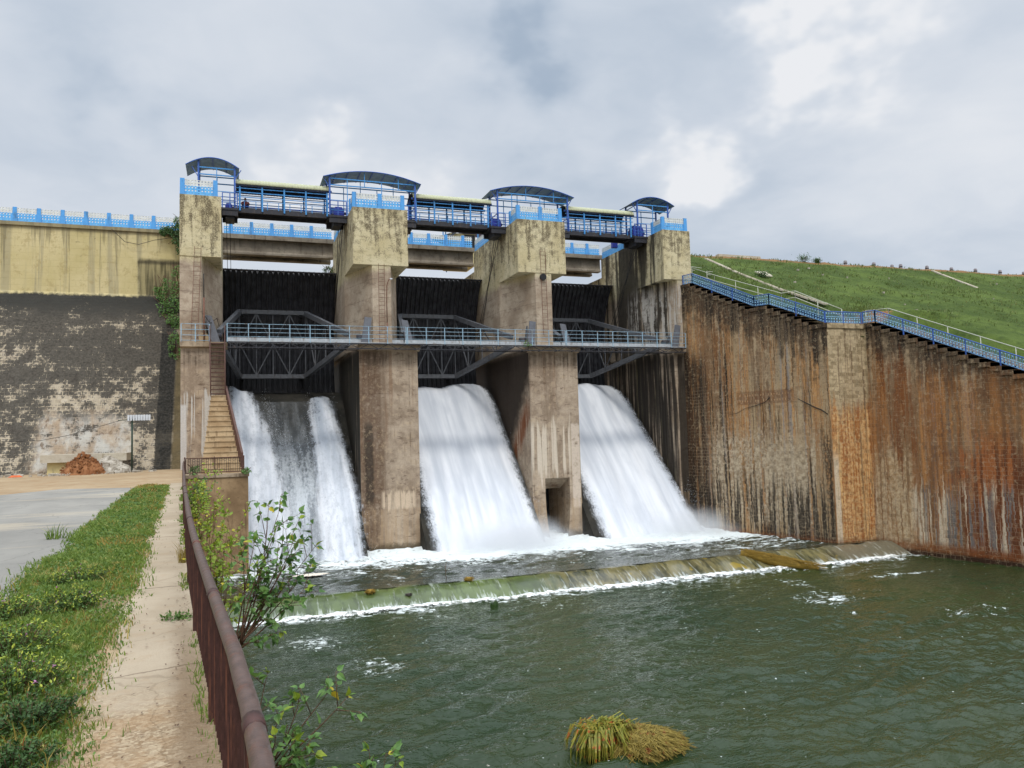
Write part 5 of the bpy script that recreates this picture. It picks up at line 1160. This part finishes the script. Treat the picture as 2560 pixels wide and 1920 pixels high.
# ------------------------------------------------------------------ vegetation
rv = np.random.default_rng(21)
def leaf(b, p, d, nrm, l, w, kind='heart'):
    p = Vector(p); d = Vector(d).normalized(); s = d.cross(Vector(nrm)).normalized(); n = s.cross(d).normalized()
    if kind == 'heart':
        v = [p, p+d*l*.12+s*w*.42+n*w*.12, p+d*l*.42+s*w*.5+n*w*.16, p+d*l*.75+s*w*.22+n*w*.04, p+d*l*1.08-n*l*.10, p+d*l*.75-s*w*.22+n*w*.04, p+d*l*.42-s*w*.5+n*w*.16, p+d*l*.12-s*w*.42+n*w*.12, p+d*l*.45]
        b.add(v, [(0,1,2,8), (8,2,3,4), (0,8,6,7), (8,4,5,6)])
    else:
        v = [p, p+d*l*.5+s*w*.5+n*w*.1, p+d*l, p+d*l*.5-s*w*.5+n*w*.1, p+d*l*.5]
        b.add(v, [(0,1,4), (1,2,4), (0,4,3), (4,2,3)])
def rdir(k=1.0): 
    v = Vector(rv.normal(size=3)); v.normalize(); return v*k
def blades(b, x, y, z, n, h, sp, lean=.5, w=.012):
    for k in range(n):
        a = rv.random()*6.283; r = sp*math.sqrt(rv.random()); px, py = x+r*math.cos(a), y+r*math.sin(a); hh = h*(.5+.7*rv.random()); le = lean*hh*(rv.random()*.9+.1); q = rv.random()*6.283; w_ = w*(.6+.8*rv.random()); c, s = math.cos(q), math.sin(q); t = q+rv.normal()*.9
        m = (px+le*.35*math.cos(t), py+le*.35*math.sin(t), z+hh*.6); e = (px+le*math.cos(t), py+le*math.sin(t), z+hh*(1-.25*rv.random()))
        b.add([(px-c*w_, py-s*w_, z), (px+c*w_, py+s*w_, z), (m[0]+c*w_*.7, m[1]+s*w_*.7, m[2]), (m[0]-c*w_*.7, m[1]-s*w_*.7, m[2]), e], [(0,1,2,3), (3,2,4)])

def branchy(name, label, base, tips, mat_l, lsize, nleaf, cat='shrub', group=None, kind='heart', stem_r=.012, curl=.35, tipmat=None, twig=3, leafy_from=.35):
    """stems from one foot, twigs off each stem, leaves set along the twigs"""
    t = thing(name, base, label, cat, group); st = MB(); lv = MB(); tp = MB()
    for tip in tips:
        B = Vector(base)+Vector(rv.normal(size=3))*.02; T = Vector(tip); mid = B.lerp(T, .5)+Vector((rv.normal()*.10, rv.normal()*.08, -.10*abs(rv.normal())))*(T-B).length*curl*2
        pts = [((B*(1-u)+mid*u)*(1-u)+(mid*(1-u)+T*u)*u) for u in np.linspace(0, 1, 8)]
        st.tube(pts, [stem_r*(1-.75*u) for u in np.linspace(0, 1, 8)], 5)
        L = (T-B).length
        ends = [(pts[-1], (pts[-1]-pts[-2]).normalized(), 1.0)]
        for k in range(twig):
            u = leafy_from+(1-leafy_from)*rv.random(); i = min(6, int(u*7)); q = pts[i].lerp(pts[i+1], u*7-i if u*7-i < 1 else 1); d = ((pts[i+1]-pts[i]).normalized()+rdir(.9)).normalized(); l2 = L*(.14+.16*rv.random())
            e = q+d*l2; st.tube([q, q.lerp(e, .5)+rdir(.02*l2), e], [stem_r*.4, stem_r*.3, stem_r*.15], 4); ends.append((e, d, .8))
            for m in range(2): ends.append((q.lerp(e, .35+.4*rv.random()), (d+rdir(.6)).normalized(), .7))
        for u in np.linspace(leafy_from, 1, max(3, int(nleaf*.5))):
            i = min(6, int(u*7)); q = pts[i].lerp(pts[min(7, i+1)], (u*7-i) if i < 7 else 1); ends.append((q, ((pts[min(7, i+1)]-pts[i]).normalized()*.5+rdir(1)).normalized(), .5))
        for q, d, wt in ends:
            for k in range(max(1, int(nleaf*wt*.35+rv.random()))):
                dd = (d*.5+rdir(.8)+Vector((0, 0, -.25))).normalized(); pp_ = q+dd*lsize*.25; tgt = tp if tipmat and wt == 1.0 else lv
                if lsize > .05: st.tube([q, pp_], stem_r*.12+.0012, 3)
                leaf(tgt, pp_, dd, Vector((rv.normal()*.5, rv.normal()*.5-.3, 1)), lsize*(.6+.6*rv.random()), lsize*(.5+.35*rv.random()), kind)
    st.build('stem', M['bark'], t); lv.build('leaves', mat_l, t)
    if tp.v: tp.build('young_leaves', tipmat, t)
    return t
branchy('fig_sapling', 'spindly green fig sapling leaning out over the river behind the pipe rail', (.06, 8.6, 5.9), [(.37,8.7,7.30), (.50,8.8,7.28), (.70,8.9,7.12), (.86,8.8,6.82), (.66,8.6,6.92), (.22,8.5,6.95), (.10,8.6,6.85), (.74,8.6,6.42), (.48,8.5,6.02), (.30,8.6,6.60), (.56,8.7,6.70), (.80,8.7,6.62), (.42,8.6,7.0), (.62,8.7,6.9), (.30,8.5,6.75), (.52,8.6,6.45)], M['leaf'], .078, 6.5, 'sapling', None, 'heart', .010, .25, M['leafy'], 5)
branchy('fig_shrub', 'yellow tipped fig shrub low behind the near end of the pipe rail', (.13, 5.5, 5.75), [(.30,5.4,6.22), (.42,5.5,6.24), (.62,5.5,6.28), (.74,5.5,6.22), (.38,5.4,6.02), (.50,5.4,5.92), (.30,5.3,5.86), (.56,5.4,5.80), (.22,5.5,6.45), (.26,5.3,6.1), (.34,5.4,5.75), (.44,5.3,6.0)], M['leaf'], .070, 6.5, 'shrub', None, 'heart', .009, .3, M['leafy'], 3)
branchy('fig_shrub', 'small leafy shoot rising at the bottom edge by the water', (.93, 5.6, 5.4), [(.90,5.6,5.80), (1.02,5.6,5.76), (1.12,5.6,5.70), (.86,5.6,5.68)], M['leaf'], .065, 5, 'shrub', None, 'heart', .006, .3, M['leafy'], 2)
for k, (y, h, n_, lb) in enumerate(((10.4, .75, 7, 'yellow green shrub close behind the fig sapling'), (12.8, .9, 9, 'dense yellow green shrub behind the middle of the pipe rail'), (16.5, 1.0, 9, 'yellow green shrub hugging the bank beyond the sapling'), (21.5, 1.1, 9, 'straggly yellow green shrub halfway to the stone platform'), (28.0, 1.3, 9, 'yellow green shrub before the stone platform wall'), (35.5, 1.5, 10, 'dark yellow shrub nearest the stone platform'))):
    x = rx(y)+.42; sc_ = 1+y*.01
    branchy('bank_shrub', lb, (x-.05, y, 5.9-.02*y), [(x+rv.normal()*.22*sc_+.08, y+rv.normal()*.3, 6.55-.012*y+h*(rv.random()-.35)) for q in range(n_)], M['leafy'] if k != 5 else M['leaf'], .045+.0022*y, 10, 'shrub', 'shrubs on the bank behind the rail', 'oval', .007, .3, None, 4, .15)

# grass verge between the road and the path
ge = lambda y: float(np.interp(y, [-2,4.5,5.6,7,8.4,10.7,14.7,19.6,33.3], [-.72,-.83,-.91,-.97,-1.03,-1.17,-1.42,-1.68,-2.42]))
gr_ = lambda y: float(np.interp(y, [-2,5,9.4,11.2,13.4,17,20.8,28.1,33], [-2.2,-2.3,-2.28,-2.38,-2.45,-2.65,-2.8,-3.12,-3.3]))
b = MB()
for k in range(62000):
    y = 3.2+(33.4-3.2)*rv.random()**1.9; a, c = gr_(y), ge(y); e = .10*rv.normal()
    x = a+(c-a)*rv.random()+e
    dens = float(vnoise(np.array([x*2.3]), np.array([y*1.1]), 4)[0])
    if rv.random() > .10+1.05*dens: continue
    blades(b, x, y, 6.355, 3, .02+.085*dens*dens+.035*rv.random(), .05, .9, .0020+.00042*y)
dr = MB()
for k in range(5200):
    y = 3.2+30*rv.random()**1.7; x = gr_(y)+(ge(y)-gr_(y))*rv.random()+.09*rv.normal()
    if float(vnoise(np.array([x*1.7+9]), np.array([y*.9]), 7)[0]) < .5: continue
    blades(dr, x, y, 6.356, 2, .05+.09*rv.random(), .06, 1.1, .0016+.0004*y)
tag(dr.build('dry_grass', M['gdry']), kind='stuff', label='dry stalks scattered through the green verge', cat='grass')
lt = MB()
for k in range(420):
    y = 3.6+18*rv.random()**1.5; x = ge(y)+(.55*rv.random()**2 if rv.random() < .6 else .62-.05*abs(rv.normal())); leaf(lt, (x, y, 6.372), (rv.normal(), rv.normal(), .1), (rv.normal()*.3, rv.normal()*.3, 1), .018+.02*rv.random(), .012, 'oval')
tag(lt.build('leaf_litter', M['bark']), kind='stuff', label='dry fallen leaves scattered on the concrete path', cat='litter')
tag(b.build('grass', M['grass']), kind='stuff', label='strip of rough green grass between the road and the concrete path', cat='grass')
b = MB()
for k in range(6500):
    y = 3.3+(30-3.3)*rv.random()**1.7; a, c = gr_(y), ge(y); x = a+(c-a)*rv.random()+.07*rv.normal()
    s = .007+.0008*y+.011*rv.random()
    for q in range(3): leaf(b, (x+rv.normal()*.04, y+rv.normal()*.05, 6.36+.05*rv.random()), rdir(), (rv.normal()*.4, rv.normal()*.4, 1), s*1.6, s*1.1, 'oval')
tag(b.build('ground_cover', M['weed']), kind='stuff', label='low creeping leaves among the verge grass', cat='ground cover')
b = MB()
for k in range(420):
    y = 4.2+28*rv.random(); x = rx(y)-.02-.035*abs(rv.normal())
    if float(vnoise(np.array([y*1.3]), np.array([2.0]), 3)[0]) < .52: continue
    blades(b, x, y, 6.36, 4, .03+.07*rv.random(), .045, .9, .002+.0004*y)
for k in range(260):
    y = 9+24*rv.random(); x = ge(y)+.05*rv.normal(); blades(b, x, y, 6.36, 3, .05, .06, 1.2, .008)
tag(b.build('grass', M['grass']), kind='stuff', label='thin grass growing along the foot of the pipe rail', cat='grass')
b = MB(); blades(b, -.62, 11.6, 6.36, 60, .32, .07, .5, .004); tag(b.build('grass_tuft', M['gdry']), 'dry upright grass tuft on the path edge by the rail', 'grass tuft')
b = MB(); blades(b, -2.95, 15.8, 6.36, 50, .26, .14, .9, .008); tag(b.build('grass_tuft', M['grass']), 'lone green grass tuft growing through the asphalt', 'grass tuft')
b = MB(); 
for k in range(140): x = -.62+.26*rv.random(); leaf(b, (x, 7.95+rv.normal()*.06, 6.37+.03*rv.random()), rdir(), (0,0,1), .05, .022, 'oval')
tag(b.build('creeping_weed', M['weed']), 'creeping weed spreading from the rail across the path', 'weed')

def weed_clump(x, y, r, h, n, label, tips=True, mat=None):
    t = thing('flowering_weed', (x, y, 6.35), label, 'weed', 'leafy weeds on the near verge'); st = MB(); lv = MB(); tp = MB(); fl = MB()
    for k in range(n):
        a = rv.random()*6.283; q = r*math.sqrt(rv.random()); ex, ey = x+q*math.cos(a), y+q*math.sin(a); hh = h*(1-.55*(q/r)**2)*(.6+.5*rv.random())
        bx, by = x+q*.5*math.cos(a), y+q*.5*math.sin(a)
        st.tube([(bx, by, 6.35), ((bx+ex)/2, (by+ey)/2, 6.35+hh*.6), (ex, ey, 6.35+hh)], [.004, .003, .002], 3)
        for m in range(26):
            u = rv.random()**.6; p = (bx+(ex-bx)*u, by+(ey-by)*u, 6.35+hh*u*(1.15-.15*u)); top = u > .84 and tips and rv.random() < .6
            leaf(tp if top else lv, p, (rdir(1)+Vector((0,0,.15))), (rv.normal()*.5, rv.normal()*.5, 1), .020+.018*rv.random(), .010+.009*rv.random(), 'oval')
        if tips and rv.random() < .07: 
            for m in range(4): leaf(fl, (ex, ey, 6.35+hh), rdir(), (0,0,1), .02, .014, 'oval')
    st.build('stem', M['bark'], t); lv.build('leaves', mat or M['weed'], t)
    if tp.v: tp.build('young_leaves', M['weedt'], t)
    if fl.v: fl.build('blossom', M['pink'], t)
weed_clump(-1.36, 6.10, .36, .27, 110, 'bushy yellow tipped weed with pink blossom at the left edge')
weed_clump(-1.12, 5.35, .30, .20, 90, 'dark green leafy weed nearest the bottom left corner', False, M['leafd'])
weed_clump(-1.62, 7.2, .40, .27, 110, 'yellow tipped weed just beyond the blossoming one')
weed_clump(-1.95, 8.6, .42, .26, 90, 'yellow green weed spilling toward the road edge')
weed_clump(-1.52, 9.0, .34, .24, 90, 'bright green weed standing beside the path crack')
weed_clump(-1.72, 10.6, .36, .22, 80, 'small yellow tipped weed farther up the verge')
weed_clump(-1.05, 4.65, .24, .15, 60, 'low dark weed at the gravelly near end of the path', False, M['leafd'])

# creeper and tree seedlings on the masonry
def creeper(label, pts, n, sz, mat, nm='creeper'):
    t = thing(nm, pts[0][:3], label, 'creeper'); lv = MB(); st = MB()
    for (x, y, z, rx_, rz_) in pts:
        for k in range(n):
            a = rv.random()*6.283; q = math.sqrt(rv.random()); p = (x+rx_*q*math.cos(a), y-.35*rv.random(), z+rz_*q*math.sin(a))
            if float(vnoise(np.array([p[0]*2.5]), np.array([p[2]*2.5]), 6)[0]) < .30: continue
            leaf(lv, p, rdir()+Vector((0, -.3, -.4)), (rv.normal()*.4, -1, .5), sz*(.6+.8*rv.random()), sz*.6, 'oval')
        for k in range(6): st.tube([(x+rx_*rv.normal()*.4, y, z-rz_), (x+rx_*rv.normal()*.4, y-.1, z), (x+rx_*rv.normal()*.7, y-.2, z+rz_)], .015, 4)
    st.build('stem', M['bark'], t); lv.build('leaves', mat, t); return t
creeper('dark leafy creeper sprouting where the parapet meets the narrow end pier', [(-3.7, 61.2, 23.4, .65, .7), (-3.4, 61.1, 24.3, .5, .6), (-4.4, 61.3, 23.6, .5, .35), (-3.4, 61.2, 22.4, .3, .6)], 420, .16, M['leafd'])
creeper('patchy green creeper climbing the masonry left of the end pier', [(-3.6, 61.0, 19.6, .6, 1.5), (-4.2, 60.6, 17.8, .8, .8), (-3.7, 60.0, 16.7, .7, .5), (-4.8, 61.2, 19.4, .5, .9), (-3.7, 58.6, 14.6, .4, 1.2)], 420, .15, M['leaf'])
creeper('seedling bush rooted at the top corner of the leftmost gate', [(7.15, 60.4, 20.9, .45, .5)], 260, .13, M['leafd'])
creeper('small seedling sprouting from the catwalk end at the culvert pier', [(19.6, 50.2, 14.3, .35, .2)], 90, .10, M['leaf'])
creeper('green seedling growing from the edge of the stone platform', [(.78, 46.0, 6.35, .25, .16)], 120, .09, M['leaf']); creeper('leafy seedling behind the platform railing on the left', [(-2.0, 46.5, 6.5, .38, .30)], 220, .09, M['leaf'])

# turf tufts and bushes on the embankment
b = MB()
for k in range(7000):
    x = 37+75*rv.random()**1.3; y = 36+25*rv.random()
    if x < (33.0+(50.8-y)*.217+2.2 if y > 38.6 else 41.5): continue
    d = float(vnoise(np.array([x*.5]), np.array([y*.5]), 12)[0])
    if rv.random() > d: continue
    blades(b, x, y, hz_at(x, y)-.02, 4, .14+.16*d, .22, .9, .03)
tag(b.build('grass', M['turf']), kind='stuff', label='short tufted grass over the embankment slope', cat='grass')
for x, y, r_b, lb in ((53.3, 60.7, .7, 'dark round bush on the crest left of the first guard stone'), (54.9, 60.6, .4, 'low bush at the foot of the first guard stone'), (40.6, 51.0, .6, 'low dark bush under the loose stone slab'), (35.8, 62.3, .9, 'grassy bush showing over the crest beside the end pier')):
    t = thing('crest_bush', (x, y, hz_at(x, y)), lb, 'bush'); lv = MB(); st = MB()
    for k in range(420): p = Vector((x, y, hz_at(x, y)+r_b*.45))+Vector((rv.normal()*r_b*.5, rv.normal()*r_b*.4, rv.normal()*r_b*.32)); leaf(lv, p, rdir(), (0, -.5, 1), .14, .08, 'oval')
    for k in range(6): st.tube([(x, y, hz_at(x, y)-.1), (x+rv.normal()*r_b*.4, y+rv.normal()*.2, hz_at(x, y)+r_b*.7)], .02, 4)
    st.build('stem', M['bark'], t); lv.build('leaves', M['leafd'], t)
b = MB()
for k in range(16): x = 40+45*rv.random(); y = 41+17*rv.random(); s = .04+.07*rv.random(); q = sl(x, y, .08); b.box(q[0]-s, q[0]+s, q[1]-s*.6, q[1]+s*.6, q[2]-.1, q[2]+.05)
tag(b.build('pale_stones', M['rub']), 'scattered pale stones lying on the embankment turf', 'stones', None, 'stuff')

# weeds caught on the weir, the log and the drifting clump
def caught(x, y, z, r, label, mat, n=150):
    t = MB()
    t.grid(np.array([[(x+r*math.cos(a)*math.cos(e)*(1+.25*math.sin(3*a)), y+r*.8*math.sin(a)*math.cos(e), z+r*.7*math.sin(e)) for e in np.linspace(-.3, 1.5, 7)] for a in np.linspace(0, 6.283, 13)]))
    for k in range(n):
        a = rv.random()*6.283; t.bar((x+r*.5*math.cos(a), y+r*.4*math.sin(a), z+r*.5), (x+r*1.15*math.cos(a)+rv.normal()*.04, y+r*math.sin(a)-.05, z+r*(.2+.5*rv.normal()*.5)), .012)
    tag(t.build('weed_clump', mat), label, 'weed')
caught(6.2, 37.5, .62, .20, 'ochre weed clump caught on the green weir nearest the bank', M['ochre']); caught(11.2, 37.75, .72, .20, 'ochre weed clump caught on the weir crest below the middle sheet', M['ochre']); caught(7.95, 37.0, .40, .14, 'dark weed streak caught on the green weir between the ochre clumps', M['iron'], 60)
b = MB(); blades(b, 11.42, 34.45, -.02, 90, .34, .2, .5, .012); tag(b.build('reed_tuft', M['leafd']), 'dark reed tuft sticking out of the water just below the weir', 'reeds')
t = MB(); t.tube([(10.45, 39.3, .55), (10.40, 39.28, 1.1), (10.46, 39.25, 1.45)], [.02, .016, .008], 5); t.tube([(10.42, 39.3, .95), (10.62, 39.3, 1.15)], .01, 4); tag(t.build('stick', M['bark']), 'thin bare stick standing in the water above the weir', 'stick')
b = MB(); b.tube([(27.6,37.8,.72), (28.6,37.0,.48), (29.6,36.0,.22), (30.6,34.9,.02)], [.20,.30,.28,.10], 10)
for k in range(420): u = rv.random(); a = rv.random()*6.283; p = Vector((27.6+3.0*u, 37.8-2.9*u, .74-.70*u)); q = p+Vector((rv.normal()*.14, .22*math.cos(a), .24*abs(math.sin(a))+.02)); b.bar(q, q+Vector((.25+.1*rv.normal(), -.22, -.05)), .016)
tag(b.build('drift_log', M['ochre']), 'mossy brown log lodged across the right part of the weir', 'log')
t = thing('drifting_reeds', (9.1, 17.8, 0), 'drifting clump of drooping reeds and straw in the near water', 'reed clump')
b = MB()
for k in range(330):
    c0 = Vector((8.72+rv.normal()*.20, 18.05+rv.normal()*.16, .50+.10*rv.random())); a = rv.uniform(-3.6, .5); ln = .35+.65*rv.random(); dr = Vector((math.cos(a), math.sin(a)*.8, 0)); w_ = .018+.016*rv.random(); s = dr.cross(Vector((0,0,1)))*w_
    m1 = c0+dr*ln*.45+Vector((0,0,.12)); m2 = c0+dr*ln*.78+Vector((0,0,-.22)); e = c0+dr*ln*.85+Vector((rv.normal()*.04,0,-.62))
    b.add([c0-s, c0+s, m1+s, m1-s, m2+s*.8, m2-s*.8, e], [(0,1,2,3), (3,2,4,5), (5,4,6)])
b.build('reeds', M['gree'], t)
b = MB(); X = np.linspace(-1, 1, 40); P = np.zeros((40, 40, 3))
for i, u in enumerate(X):
    for j, v in enumerate(X): rr = math.hypot(u, v); P[i, j] = (9.65+u*1.15+v*.10, 17.85+v*.82-u*.25, -.10+.36*max(0, 1-rr**2.2)**.7)
P[:, :, 2] += (fbm(P[:, :, 0]*5, P[:, :, 1]*5, 4, 3)-.5)*.34*(P[:, :, 2] > -.05); b.grid(P)
for k in range(3400):
    u, v = rv.uniform(-1, 1), rv.uniform(-1, 1)
    if u*u+v*v > 1: continue
    rr = math.hypot(u, v); p = Vector((9.65+u*1.12+v*.1, 17.85+v*.8-u*.25, -.04+.36*max(0, 1-rr**2.2)**.7)); a = rv.normal()*.8+(.4 if v > 0 else -.5); d_ = Vector((math.cos(a), math.sin(a), .12*rv.normal()))*(.14+.30*rv.random()**2)
    b.tube([p-d_, p+Vector((0,0,.06+.09*rv.random())), p+d_], .0085, 3)
b.build('straw', M['gdry'], t)

for o in list(bpy.data.objects):
    if '_o' in o: del o['_o']
